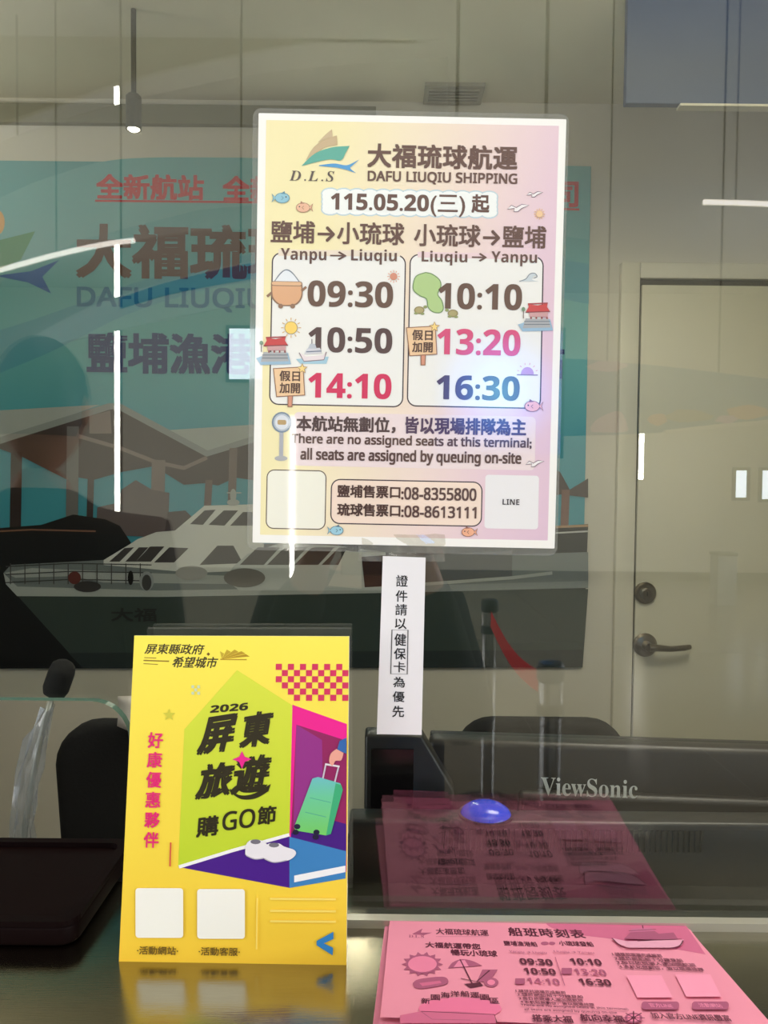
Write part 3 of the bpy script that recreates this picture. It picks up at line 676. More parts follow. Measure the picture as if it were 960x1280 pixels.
g.poly([(366, 881), (434, 905), (433, 920), (366, 920)], (244, 32, 150)); g.poly([(366, 881), (434, 905), (433, 1090), (362, 1050)], (244, 32, 150)) 
g.poly([(371, 906), (434, 926), (433, 1066), (364, 1042)], (150, 34, 96)); g.poly([(371, 906), (403, 925), (404, 1000), (367, 1036)], (152, 50, 140))
g.poly([(364, 1042), (404, 1022), (433, 1030), (433, 1064), (364, 1048)], (72, 24, 132))
g.poly([(223, 1084), (362, 1043), (363, 1110)], (74, 26, 140)); g.poly([(362, 1046), (433, 1064), (432, 1098), (362, 1110)], (62, 132, 196))
g.line([(224, 1084), (292, 1063), (362, 1043.5)], 4, (250, 248, 250)); g.poly([(368, 1094.5), (432, 1082), (432, 1090), (368, 1103)], (246, 246, 250))
g.build('doorway_print', yc)
g = Ink(Y, None, .2); CK = (216, 50, 96)
rows = [(0, 0), (1, 1), (2, 0), (3, 1), (4, 2), (5, 3)]
for r_ in range(6):
    for k in range(12):
        x = 345.5+k*7.55; y = 830+r_*7.7
        if (k+r_) % 2: continue
        if k < max(0, r_-2)+ (0 if r_ < 3 else 0): continue
        if x+7 > 436: continue
        g.poly([(x, y), (x+7.5, y), (x+7.3, y+7.6), (x-.2, y+7.6)], CK)
g.build('chequer_print', yc)
g = Ink(Y)
for k in range(3):
    for m_ in range(3):
        if (k+m_) % 2 == 0: g.poly([(240+k*3.6, 857+m_*4), (243.4+k*3.6, 857+m_*4), (243.4+k*3.6, 860.6+m_*4), (240+k*3.6, 860.6+m_*4)], (206, 220, 190))
st_ = [(212+(8 if k % 2 == 0 else 3.4)*math.sin(k*math.pi/5), 894-(8 if k % 2 == 0 else 3.4)*math.cos(k*math.pi/5)) for k in range(10)]
g.poly(st_, (214, 206, 70)); g.build('small_star_print', yc)
INKD = (46, 40, 20)
def tilt(I, t_, x0, y0, x1, y1, b=.03, sh=.15, ri=.17): I.text(t_, x0, y0, x1, y1, INKD, bold=b, shear=sh, rise=ri)
g = Ink(Y); tilt(g, sansb('2026'), 264, 880.5, 310.5, 889.5, .03, .1, .09); g.build('year_lettering', yc)
g = Ink(Y); tilt(g, '屏', 253, 896, 293, 940, .04, .22, .17); tilt(g, '東', 304, 891, 339, 932, .04, .15, .17)
tilt(g, '旅', 250, 955, 290, 996, .04, .2, .15); tilt(g, '遊', 294, 946, 336, 990, .04, .15, .15)
g.poly(arc([(288, 986), (300, 994), (318, 992), (339, 980)])+arc([(336, 989), (320, 998), (302, 999), (288, 990)]), INKD)
g.build('title_lettering', yc)
g = Ink(Y); g.poly([(303, 939), (306.5, 946), (315, 949), (306.5, 952.5), (303, 961), (299.5, 952.5), (291, 949.5), (299.5, 946)], (240, 40, 150)); g.build('pink_star_print', yc)
g = Ink(Y); tilt(g, '購', 247, 1021, 273, 1045, .028, .05, .14); tilt(g, sans('GO'), 279, 1013, 319, 1036, .02, .05, .14); tilt(g, '節', 323, 1008, 345, 1030, .028, .05, .1); g.build('subtitle_lettering', yc)
g = Ink(Y); PK = (232, 40, 120)
for i, (ch, yy) in enumerate(zip('好康優惠夥伴', (916, 940.5, 965.5, 990.5, 1015.5, 1040.5))):
    xc = 195-(yy-916)*.043; g.text(ch, xc-9, yy, xc+9, yy+19, PK, bold=.022)
g.line([(214, 1053), (213, 1083)], 1.8, (216, 80, 70)); g.build('pink_lettering', yc)
# suitcase with hand
g = Ink(Y)
g.line([(403, 978), (408, 954)], 2, (206, 196, 214)); g.line([(418, 981), (424, 957)], 2, (206, 196, 214)); g.line([(407, 955), (425, 958)], 2.2, (230, 224, 232))
g.poly([(391, 973), (398, 971), (426, 979), (428, 985), (412, 1042), (408, 1044), (370, 1038), (368, 1034)], gradient('case_green', [(0, (120, 208, 92)), (.55, (110, 206, 160)), (1, (112, 186, 224))], ang=R90, rough=.38))
g.poly([(420, 979), (427, 981), (429, 987), (414, 1042), (408, 1044)], (64, 176, 124))
for a, b in ((388, 1000), (382, 1018)): g.line([(a, b-3), (a+26, b+3)], .8, (80, 170, 150))
for x, y in ((372, 1033), (396, 1040), (370, 1040), (395, 1046)): g.ell(x, y, 4, 3.4, (34, 28, 60), 10)
g.build('suitcase_print', yc)
g = Ink(Y); g.poly([(425, 926), (433.5, 922), (433.5, 942), (422, 937)], (52, 104, 176)); g.poly(arc([(421, 936), (414, 942), (412, 952), (416, 957), (420, 951), (427, 950), (430, 941)]), (240, 168, 152)); g.build('printed_hand', yc)
# shoes
g = Ink(Y)
for dx, dy in ((0, 0), (23, 4)):
    g.poly(arc([(307+dx, 1068+dy), (308+dx, 1056+dy), (314+dx, 1050+dy), (326+dx, 1050+dy), (333+dx, 1054+dy), (345+dx if dx else 336, 1058+dy), (347+dx if dx else 338, 1064+dy), (338+dx if dx else 332, 1071+dy), (320+dx, 1073+dy)]+[(307+dx, 1068+dy)], 4)[:-1], (240, 236, 244)); g.ell(320+dx, 1052+dy, 6.5, 3, (120, 116, 130), 12)
    g.line(arc([(308+dx, 1069+dy), (320+dx, 1073.5+dy), (336+dx, 1071+dy)]), 1.2, (196, 190, 206))
g.build('white_shoes_print', yc)
for (x0_, x1_, y0_, lab) in ((170, 230, 1110, '·活動網站·'), (247, 307, 1111, '·活動客服·')):
    g = Ink(Y); g.rr(x0_, y0_, x1_-.5, y0_+62, 4, (250, 248, 240)); g.build('blank_code_card', yc)
    g = Ink(Y); g.text(lab, x0_+2, y0_+73, x1_-7, y0_+83, (110, 86, 30), bold=.02); g.build('code_caption_lettering', yc)
g = Ink(Y); g.poly([(417, 1164), (417, 1173), (405, 1178.5), (416.5, 1184), (416, 1193.5), (396, 1181), (396, 1175.5)], (48, 134, 206)); g.build('blue_arrow_print', yc)
g = Ink(Y)
for y in (1123, 1138, 1151): g.line([(338, y), (420, y+.5)], 2.6, (254, 226, 110))
g.line([(322, 1122), (321, 1186)], 1.8, (254, 226, 110)); g.build('pale_ruled_print', yc)
# little easel foot behind the board
MB().prism([Vector((-.14, -.044, CT)), Vector((-.14, -.012, CT)), Vector((-.14, -.024, CT+.1))], Vector((.004, 0, 0)), mat('grey_card', (150, 148, 140), rough=.8, noise=.04)).build('easel_foot', yc)

# ================================================================== PINK TIMETABLE SHEETS
def pink_axes(a): return (math.cos(a), math.sin(a), 0), (-math.sin(a), math.cos(a), 0)
TOPZ = CT+.0045
U_, V_ = pink_axes(-.045); TILT = .17; V_ = (V_[0], V_[1], -TILT)
K = Sheet((0, 0, TOPZ), U_, V_, step=.00001, kind='paper')
PINK = mat('pink_paper', (240, 150, 178), rough=.75, spec=.2, noise=.03, scale=30)
fl_, fr_ = K.uv(487, 1152), K.uv(864, 1149)
v1_ = (fl_[1]+fr_[1])/2; u0_ = fl_[0]; u1_ = u0_+.2115
nS = 9
for k in range(nS):
    top = (k == nS-1); a = -.045+(0 if top else random.uniform(-.02, .05)); Uk, Vk = Vector(pink_axes(a)[0]), Vector(pink_axes(a)[1])
    z0 = CT+.0002+k*.00046; h = .00012 if not top else .00012
    org = K.w((u0_+u1_)/2, v1_, 0); org.z = z0
    if not top: org += Vector((random.uniform(-.004, .006), -random.uniform(.0, .003), 0))
    root = thing('pink_timetable_sheet', org, 'topmost pink sheet of the stack, printed with ferry times and pictures' if top else 'pink paper sheet lying under the printed one in the stack', 'leaflet', 'pink timetable sheets')
    nx, ny = 8, 10; vs = []
    for q in (0, 1):
        for j_ in range(ny+1):
            for i_ in range(nx+1):
                s_ = i_/nx-.5; t_ = j_/ny
                p = org + Uk*(s_*.2115) - Vk*(t_*.148); p.z = z0 + (h if q else 0) + t_*.148*TILT*k/(nS-1)
                vs.append(p)
    n1 = (nx+1)*(ny+1); fs = []
    for j_ in range(ny):
        for i_ in range(nx):
            b_ = j_*(nx+1)+i_; fs += [(b_, b_+1, b_+nx+2, b_+nx+1), (n1+b_, n1+b_+nx+1, n1+b_+nx+2, n1+b_+1)]
    rim = [i_ for i_ in range(nx+1)]+[j_*(nx+1)+nx for j_ in range(1, ny+1)]+[ny*(nx+1)+i_ for i_ in range(nx-1, -1, -1)]+[j_*(nx+1) for j_ in range(ny-1, 0, -1)]
    for i_ in range(len(rim)): a_, b_ = rim[i_], rim[(i_+1) % len(rim)]; fs.append((a_, b_, n1+b_, n1+a_))
    MB().add(vs, fs, PINK).build('paper', root)
    pk = root
K.O.z = z0+h-K.V.z*v1_; K.level = 8
PD, PM, PL = (96, 40, 62), (176, 92, 128), (214, 110, 150)
g = Ink(K); g.poly(arc([(680, 1151.5), (690, 1160), (720, 1168), (780, 1176), (882, 1193)])+[(853, 1151)], PL); g.build('header_band_print', pk)
g = Ink(K); g.text('大福琉球航運', 545, 1161.5, 610, 1169, PD, bold=0.0135); g.line([(545, 1171), (610, 1171)], .7, PM); g.poly([(515, 1168), (528, 1161), (526, 1166), (540, 1166), (530, 1169)], PM); g.text(serifb('D.L.S'), 511, 1169, 530, 1172.5, PM); g.build('company_lettering', pk)
g = Ink(K); g.text('船班時刻表', 636, 1161, 729, 1171.5, PD, bold=0.0180, sp=1.15); g.build('title_lettering', pk)
g = Ink(K); g.text('鹽埔漁港船', 630, 1177, 671, 1183, PD, bold=0.0135); g.ell(681, 1179.5, 5, 2.2, PM, 12); g.ell(690, 1179.5, 4, 2, PM, 12); g.text('小琉球發船', 699, 1177, 741, 1183, PD, bold=0.0135); g.build('route_lettering', pk)
g = Ink(K); g.text('大福航運帶您', 532, 1179, 600, 1186, PD, bold=0.0158); g.text('暢玩小琉球', 564, 1188, 621, 1195.5, PD, bold=0.0158); g.build('slogan_lettering', pk)
g = Ink(K)
for k in range(14):
    a = 2*math.pi*k/14; c_, s_ = math.cos(a), math.sin(a); da = .2
    g.poly([(528+20*math.cos(a-da), 1206+11.5*math.sin(a-da)), (528+26*c_, 1206+15.5*s_), (528+20*math.cos(a+da), 1206+11.5*math.sin(a+da))], PM)
g.ell(528, 1206, 20.5, 12, PM, 28); g.ell(528, 1206, 18, 10, (238, 134, 172), 28); g.build('sun_print', pk)
g = Ink(K); g.poly(arc([(560, 1211), (566, 1204), (577, 1200), (590, 1202), (603, 1208)]), PM); g.poly([(567, 1210), (573, 1202), (581, 1201), (586, 1209)], (236, 140, 178)); g.line([(575, 1200), (590, 1230)], 1.6, PD); g.build('parasol_print', pk)
g = Ink(K); g.poly([(603, 1213), (622, 1213), (612, 1228), (596, 1228)], PM); g.line([(576, 1224), (596, 1228), (612, 1214)], 1.8, PD); g.ell(614, 1229, 9, 6, PM, 16); g.ell(614, 1229, 5, 3.4, (238, 134, 172), 14); g.poly([(580, 1231), (600, 1229), (604, 1233), (588, 1236)], PD); g.build('deck_chair_print', pk)
g = Ink(K); g.poly(arc([(516, 1230), (524, 1225), (552, 1222), (560, 1226), (556, 1232), (528, 1237), (518, 1235), (516, 1230)], 4), PM); g.poly([(524, 1230), (550, 1227), (552, 1230), (528, 1234)], PL); g.build('swim_ring_print', pk)
g = Ink(K); g.ell(575, 1262, 52, 14, (238, 122, 166), 24); 
for k, ch in enumerate('新園海洋船運園區'):
    t_ = (k-3.5)/3.5; x = 575+43*t_; y = 1240+9*t_*t_; g.text(ch, x-5.5, y, x+5.5, y+7, PD, bold=0.0135)
g.build('arched_lettering', pk)
g = Ink(K); g.poly([(526, 1266), (570, 1266), (618, 1270), (620, 1281), (500, 1281), (500, 1271)], PL); g.line([(526, 1266), (618, 1270), (621, 1280)], 1.4, PD); g.line([(526, 1266), (540, 1276), (588, 1277)], 1.2, PM); g.build('building_print', pk)
g = Ink(K); g.text(sansb('09:30'), 650, 1200, 690, 1207.5, PD, bold=0.0090); g.text(sansb('10:50'), 655, 1212, 694, 1219.5, PD, bold=0.0090); g.text(sansb('14:10'), 659, 1224.5, 699, 1232, PM); g.text(sansb('10:10'), 713, 1200, 751, 1207.5, PD, bold=0.0090); g.text(sansb('13:20'), 718, 1213, 757, 1220.5, PM); g.text(sansb('16:30'), 724, 1225.5, 763, 1233.5, PD, bold=0.0090); g.build('time_lettering', pk)
g = Ink(K); g.line([(694, 1198), (706, 1234)], .8, PM); g.text(sans('Yanpu → Liuqiu'), 637, 1190.5, 683, 1194, PM, bold=0.0090); g.text(sans('Liuqiu → Yanpu'), 693, 1190.5, 742, 1194, PM, bold=0.0090); g.build('route_lettering', pk); g = Ink(K); g.rr(644, 1225, 656, 1232, 1, PM); g.build('holiday_tag_print', pk); g = Ink(K); g.rr(702, 1212, 715, 1219.5, 1, PM); g.build('holiday_tag_print', pk)
g = Ink(K)
for k, tx in enumerate(('1.請提前現場完成報到', '2.請於開船前十分鐘登船', '3.每日依現場人潮加開航班', '4.本航站無劃位，皆以現場排隊')):
    g.text(tx, 766+k*3, 1193.5+k*5.6, (826, 852, 868, 878)[k], 1197.6+k*5.6, PD, bold=0.0135)
    g.text(tx, 645+k*2, 1240+k*5, (706, 728, 728, 742)[k], 1243.6+k*5, PD, bold=0.0135)
g.text(sans('There are no assigned seats at this terminal;'), 652, 1260, 784, 1263.6, PD, bold=0.0090); g.text(sans('all seats are assigned by queuing on-site'), 656, 1265, 770, 1268.6, PD, bold=0.0090)
g.build('notes_lettering', pk)
g = Ink(K)
g.poly([(765, 1175), (784, 1179), (855, 1177), (852, 1184), (840, 1187), (785, 1187), (772, 1182)], (236, 168, 198)); g.line(arc([(765, 1175), (774, 1183), (785, 1187.5), (842, 1187), (854, 1178)]), 1.4, PD)
g.poly([(780, 1176), (788, 1168), (818, 1166), (824, 1170), (822, 1177)], PM); g.poly([(786, 1168), (790, 1163), (814, 1162), (818, 1166)], (206, 116, 156)); g.poly([(816, 1177), (820, 1170), (842, 1168), (848, 1177)], PM)
g.line([(786, 1166), (820, 1164)], 1.3, PD); g.line([(804, 1163), (803, 1159)], 1.2, PD); g.line([(797, 1179), (852, 1176)], 1.1, PD); g.build('ferry_print', pk)
g = Ink(K); 
for qx, qy in ((785, 1222), (846, 1221)): g.poly([(qx-2, qy), (qx+42, qy), (qx+56, qy+28), (qx+12, qy+28)], (250, 158, 192))
g.build('blank_code_card', pk)
g = Ink(K); g.rr(802, 1255, 849, 1265, 4, PM); g.rr(865, 1255, 911, 1265, 4, PM); g.text('官方LINE', 812, 1257.5, 840, 1262.5, (236, 140, 178), bold=0.0090); g.text('活動網站', 874, 1257.5, 902, 1262.5, (236, 140, 178), bold=0.0090); g.build('pill_label_print', pk)
g = Ink(K); g.text('加入官方LINE資訊豐富', 815, 1270.5, 911, 1278, PD, bold=0.0135); g.text('搭乘大福', 666, 1272.5, 715, 1281, PD, bold=0.0225); g.text('航向幸福', 726, 1272, 779, 1280.5, PD, bold=0.0225); g.build('slogan_lettering', pk)
g = Ink(K); g.ell(792, 1276, 11, 6.5, PM, 20); g.ell(792, 1276, 8, 4.6, (238, 134, 172), 20)
for a in range(0, 180, 45): g.line([(792-14*math.cos(math.radians(a)), 1276-8.4*math.sin(math.radians(a))), (792+14*math.cos(math.radians(a)), 1276+8.4*math.sin(math.radians(a)))], 1.5, PD)
g.ell(792, 1276, 3, 2, PD, 10); g.build('ship_wheel_print', pk)

# ================================================================== OFFICE THINGS
DESK = mat('dark_desk_laminate', (34, 20, 18), rough=.35, noise=.2, scale=12)
dk = thing('office_desk', (0, .45, 0), 'low dark desk inside the office behind the glass', 'desk')
MB().box((-1.6, .12, .72), (1.6, .62, .75), DESK).build('desktop', dk, bevel=.003)
for x in (-1.57, 1.53): MB().box((x, .14, 0), (x+.04, .6, .72), DESK).build('side_panel', dk)
MB().box((-1.53, .13, .3), (1.53, .15, .72), DESK).build('modesty_panel', dk)

# monitor seen from behind
mo_yaw = Matrix.Rotation(-.07, 3, 'Z')
mL = W(536, 925, .235); mT = W(760, 927, .235).z
mo = thing('computer_monitor', (.24, .24, .75), 'dark computer monitor seen from behind through the glass, pale name on it', 'monitor')
MC = Vector((mL.x, .235, 0))
def mp(p): q = mo_yaw @ (Vector(p)-MC); return q+MC
MPL = mat('dark_monitor_plastic', (26, 22, 20), rough=.42, noise=.12, scale=60, bump=.1)
mx1 = mL.x+.545; mzb = mT-.325
def mbox(mb, a, b, m): mb.box(a, b, m); mb.v = mb.v[:-8]+[tuple(mp(v)) for v in mb.v[-8:]]; return mb
mbox(MB(), (mL.x, .235, mzb), (mx1, .262, mT), MPL).build('back_shell', mo, bevel=.006)
mbox(MB(), (mL.x+.001, .258, mzb+.001), (mx1-.001, .272, mT-.001), BLACK).build('screen_bezel', mo, bevel=.002)
sh_ = MB(); mbox(sh_, (mL.x+.09, .219, mzb+.05), (mx1-.09, .236, mT-.045), MPL).build('raised_cover', mo, bevel=.006)
MLs = Sheet(mp((mL.x, .2345, mT)), mo_yaw @ Vector((1, 0, 0)), (0, 0, 1), step=.0002, kind='banner')
MLs.O = Vector(mp((mL.x, .2185, mT)))
g = Ink(MLs); g.text(serifb('ViewSonic'), 676, 973, 797, 996, (222, 222, 216)); g.build('maker_lettering', mo)
neck = MB(); neck.box((.19, .28, .75), (.27, .30, 1.04), BLACK).build('neck', mo, bevel=.004)
MB().lathe((.23, .31, .75), [(0, 0), (.11, 0), (.115, .004), (.11, .012), (.04, .018), (.035, .045), (0, .045)], BLACK, 40).build('base', mo)
# long black box whose top edge runs below the monitor, with a row of vent slots
zb = W(700, 1028, .09).z; xb0 = W(436, 1028, .09).x
bb = thing('black_equipment_box', (.3, .1, .75), 'long black equipment box with a row of vent slots, lying below the monitor', 'equipment')
MB().box((xb0, .09, .75), (.72, .117, zb), BLACK).build('case', bb, bevel=.003)
for k in range(46):
    x = W(560, 1046, .09).x+k*.0047; MB().box((x, .0885, zb-.024), (x+.0024, .0902, zb-.006), MPL).build('vent_slat', bb)
bc = W(607, 1028, .104)
b_ = thing('blue_bowl', (bc.x, .104, zb), 'small shiny blue upturned bowl on the black box in front of the monitor', 'bowl')
MB().lathe((bc.x, .104, zb), [(0, 0), (.0215, 0), (.0215, .002), (.019, .0055), (.013, .009), (.006, .0105), (0, .011)], mat('shiny_blue_plastic', (6, 70, 220), rough=.15, noise=.05), 32).build('dome', b_, smooth=True)
MB().lathe((bc.x, .104, zb), [(.0216, 0), (.0235, 0), (.0235, .0018), (.0216, .0018)], BLACK, 32).build('rim', b_)

# black card stand behind the strip, wedge shaped
tL = W(456, 919, .16); tR = W(528, 919, .16)
te = thing('card_terminal', ((tL.x+tR.x)/2, .16, .75), 'black payment terminal on a stand right below the white paper strip', 'card reader')
MB().prism([Vector((tL.x, .16, .7505)), Vector((tR.x+.035, .16, .7505)), Vector((tR.x+.030, .16, zb)), Vector((tR.x, .16, tL.z)), Vector((tL.x, .16, tL.z))], Vector((0, .028, 0)), BLACK).build('body', te, bevel=.003)
MB().box((tL.x+.006, .157, tL.z-.09), (tR.x-.008, .1605, tL.z-.012), mat('dark_glass', (10, 8, 10), rough=.1, noise=.1)).build('rear_panel', te)

# office chairs
def office_chair(cx, cy, ztop, w, label, rz=0):
    t = thing('office_chair', (cx, cy, 0), label, 'chair', 'office chairs')
    pr = []; h = .50; z0 = ztop-h; r = .075
    for sx_, sz_, a in ((1, 1, 0), (-1, 1, 90), (-1, -1, 180), (1, -1, 270)):
        for i in range(7):
            an = math.radians(a+15*i); xx = sx_*(w/2-r)+r*math.cos(an); zz = z0+h/2+sz_*(h/2-r)+r*math.sin(an)
            if sz_ < 0: xx *= .9
            pr.append(Vector((cx+xx, cy, zz)))
    MB().prism(pr, Vector((0, .05, 0)), BLACKF).build('backrest', t, bevel=.015)
    MB().box((cx-w*.48, cy+.05, .44), (cx+w*.48, cy+.49, .52), BLACKF).build('seat', t, bevel=.025)
    MB().tube([(cx, cy-.012, z0+.2), (cx, cy-.025, z0+.02), (cx, cy+.02, .44), (cx, cy+.25, .43)], .018, BLACK).build('back_bracket', t)
    MB().tube([(cx, cy+.27, .44), (cx, cy+.27, .1)], [.028, .024], CHROME).build('gas_lift', t)
    for k in range(5):
        a = 2*math.pi*k/5+.3; e = (cx+.28*math.cos(a), cy+.27+.28*math.sin(a))
        l = MB().tube([(cx, cy+.27, .12), (e[0], e[1], .075)], [.022, .014], BLACK, 10).build('leg', t)
        MB().lathe((e[0], e[1], .032), [(0, -.012), (.03, -.012), (.032, 0), (.03, .012), (0, .012)], RUBBER, 16, 'x').build('castor', l)
    for s_ in (-1, 1): MB().tube([(cx+s_*w*.5, cy+.1, .48), (cx+s_*w*.56, cy+.12, .55), (cx+s_*w*.56, cy+.14, .68), (cx+s_*w*.56, cy+.36, .69)], .014, BLACK).build('armrest', t)
    return t
cY = .80
xl_ = W(66, 980, cY).x
office_chair(xl_+.235, cY, W(140, 905, cY).z, .47, 'black office chair with rounded back, behind the yellow board')
cX = W(683, 908, .95)
office_chair(cX.x, .98, cX.z, .34, 'dark office chair whose top peeks over the monitor')
# white cloth over the chair's back
wc = W(160, 868, .79); q = MB(); vs = []
for j_ in range(5):
    for i_ in range(5):
        vs.append(Vector((W(147+i_*14, 880, .78).x, .78+.004*math.sin(i_*1.7+j_), W(150, 871+j_*(9+i_*1.5), .78).z)))
n_ = len(vs); vs += [v+Vector((0, .004, 0)) for v in vs]
fs = [(j_*5+i_, j_*5+i_+1, (j_+1)*5+i_+1, (j_+1)*5+i_) for j_ in range(4) for i_ in range(4)]
fs += [tuple(n_+k for k in f[::-1]) for f in fs]
rim = [0, 1, 2, 3, 4, 9, 14, 19, 24, 23, 22, 21, 20, 15, 10, 5]
fs += [(rim[k], rim[(k+1) % 16], n_+rim[(k+1) % 16], n_+rim[k]) for k in range(16)]
tag(q.add(vs, fs, mat('white_cloth', (214, 206, 200), rough=.9, noise=.05, bump=.2)).build('white_cloth', smooth=True), 'white cloth scrap over the top of the black chair, by the yellow board', 'cloth')

# gooseneck microphone wrapped in plastic film
mc = thing('microphone', (W(30, 1100, .22).x, .22, .75), 'gooseneck microphone with black foam head and plastic wrapped stalk, at the opening', 'microphone')
pa, pb = W(82, 826, .22), W(66, 872, .22)
MB().tube([pa+(pa-pb)*.02, pa+(pb-pa)*.04, pa+(pb-pa)*.12, pa+(pb-pa)*.3, pa+(pb-pa)*.75, pa+(pb-pa)*.92, pb], [.003, .008, .0112, .0128, .0128, .0105, .004], BLACKF, 20).build('foam_head', mc, smooth=True)
GN = mat('pale_gooseneck', (168, 170, 158), rough=.35, metal=.5, noise=.15, scale=300)
base = Vector((W(28, 1070, .22).x, .22, .75))
path = [W(*p, .22) for p in ((65, 870), (58, 895), (49, 930), (40, 980), (32, 1030), (29, 1070))]+[base+Vector((0, 0, .03))]
MB().tube(path, .0032, GN, 10).build('gooseneck', mc, smooth=True)
MB().lathe(base, [(0, 0), (.05, 0), (.05, .012), (.03, .03), (0, .032)], BLACK, 28).build('base', mc)
FILM = thin_glass('plastic_film', .05, tint=(.86, .88, .9), haze=.2, hazecol=(.6, .62, .64), rough=.2)
vs = []; n_ = 14; path2 = [W(*p, .22) for p in ((60, 884), (52, 905), (46, 925), (41, 945), (37, 965), (34, 985), (31, 1005), (30, 1025), (28, 1045), (28, 1066))]
random.seed(5)
for i, p in enumerate(path2):
    for j_ in range(n_):
        a = 2*math.pi*j_/n_; r = (.006+.004*min(i, 3)/3)*(1+.35*math.sin(j_*3+i*1.3)+random.uniform(-.15, .15)); vs.append(p+Vector((r*math.cos(a), r*math.sin(a), random.uniform(-.003, .003))))
MB().add(vs, [(i*n_+j_, i*n_+(j_+1) % n_, (i+1)*n_+(j_+1) % n_, (i+1)*n_+j_) for i in range(9) for j_ in range(n_)], FILM).build('plastic_wrap', mc)

# dark maroon document tray in the opening
TR = mat('dark_maroon_lacquer', (14, 3, 4), rough=.55, spec=.08, noise=.15, scale=14)
dt = thing('document_tray', (-.4, .03, CT), 'dark maroon tray on the counter in the opening under the glass', 'tray')
tx = -.208
def rrp(x0, y0, x1, y1, r, z, k=5):
    o = []
    for cx, cy, a in ((x1-r, y0+r, -90), (x1-r, y1-r, 0), (x0+r, y1-r, 90), (x0+r, y0+r, 180)):
        for i in range(k+1): t_ = math.radians(a+90*i/k); o.append(Vector((cx+r*math.cos(t_), cy+r*math.sin(t_), z)))
    return o
MB().prism(rrp(-.62, -.036, tx, .092, .012, CT+.0005), Vector((0, 0, .013)), TR).build('body', dt, bevel=.002)
rimb = MB(); o1 = rrp(-.62, -.036, tx, .092, .012, CT+.0135); o2 = rrp(-.612, -.028, tx-.008, .084, .008, CT+.0135); n_ = len(o1)
rimb.add(o1+o2+[v+Vector((0, 0, .004)) for v in o1]+[v+Vector((0, 0, .004)) for v in o2],
         [(a, (a+1) % n_, 2*n_+(a+1) % n_, 2*n_+a) for a in range(n_)]+[(n_+a, 3*n_+a, 3*n_+(a+1) % n_, n_+(a+1) % n_) for a in range(n_)]+[(2*n_+a, 2*n_+(a+1) % n_, 3*n_+(a+1) % n_, 3*n_+a) for a in range(n_)], TR).build('rim', dt)

# ================================================================== HALL BEHIND THE CAMERA (seen in the glass)
# soffit
sl = [Mz(*p, 5.6) for p in arc([(-400, 330), (-150, 215), (80, 130), (200, 92), (350, 60), (520, 30)])]
sof = MB(); top = [Vector((p.x, p.y, 4.5)) for p in reversed(sl)]
sof.prism(sl+top, Vector((0, .04, 0)), SOF); struct(sof.build('trim_2'))
# hanging wave murals
def mural(label, outline, shapes, D, hang, base_c):
    pts = [Mz(*p, D) for p in outline]; cx = sum(p.x for p in pts)/len(pts); zt = max(p.z for p in pts)
    t = thing('hanging_mural_panel', (cx, pts[0].y, min(p.z for p in pts)), label, 'mural', 'wave shaped mural panels in the hall')
    MB().prism(pts, Vector((0, -.03, 0)), mat('mural_%d_%d_%d' % base_c, base_c, rough=.6, noise=.06, scale=3)).build('board', t)
    for i, (s_, c_) in enumerate(shapes):
        q_ = [Mz(*p, D) for p in s_]
        MB().prism(q_, Vector((0, .006+.003*i, 0)), mat('mural_%d_%d_%d' % c_, c_, rough=.6, noise=.06, scale=3)).build('painted_shape', t)
    for px_, py_ in hang:
        p = Mz(px_, py_, D); MB().tube([(p.x, p.y-.015, p.z), (p.x, p.y-.015, 4.5)], .006, DARKM, 6).build('hanging_rod', t)
    return t
mural('pale upper wave mural panel hanging in the hall, left', arc([(-60, 200), (80, 148), (220, 112), (350, 88), (560, 70)])+arc([(560, 270), (350, 285), (260, 286), (165, 300), (70, 318), (-60, 352)]), [], 5.3, ((20, 200), (300, 140)), (240, 240, 236))
mural('narrow white and blue wave mural panel hanging in the hall, left', arc([(40, 420), (120, 380), (220, 348), (330, 324), (560, 300)])+arc([(560, 350), (330, 376), (220, 396), (120, 418), (40, 436)]), [(arc([(150, 372), (220, 350), (330, 326), (470, 312)])+arc([(470, 326), (330, 346), (220, 366), (150, 386)]), (40, 110, 190))], 5.0, ((150, 385), (300, 345)), (238, 240, 238))
def blob(x, y, rx, ry, n=12, j=.2):
    random.seed(int(x+y)); return [(x+rx*(1+random.uniform(-j, j))*math.cos(2*math.pi*k/n), y+ry*(1+random.uniform(-j, j))*math.sin(2*math.pi*k/n)) for k in range(n)]
mural('blue grey sea mural panel with pink clouds hanging in the hall, right', arc([(560, 452), (700, 448), (790, 454), (870, 462), (1060, 486)])+arc([(1060, 510), (960, 526), (860, 538), (740, 544), (560, 546)]),
      [(blob(760, 458, 24, 7), (206, 170, 196)), (arc([(738, 534), (750, 522), (774, 514), (784, 532), (780, 540), (740, 540)]), (212, 168, 196)), (blob(822, 524, 12, 8), (206, 140, 110)), (blob(862, 520, 28, 8), (150, 140, 112)), (blob(935, 515, 26, 9), (206, 150, 110)), (blob(908, 524, 14, 5), (204, 160, 200)), (arc([(830, 538), (900, 530), (965, 524), (1050, 510), (1052, 514), (965, 529), (900, 535), (832, 541)]), (222, 216, 206))], 5.0, ((760, 460), (900, 470)), (96, 136, 168))
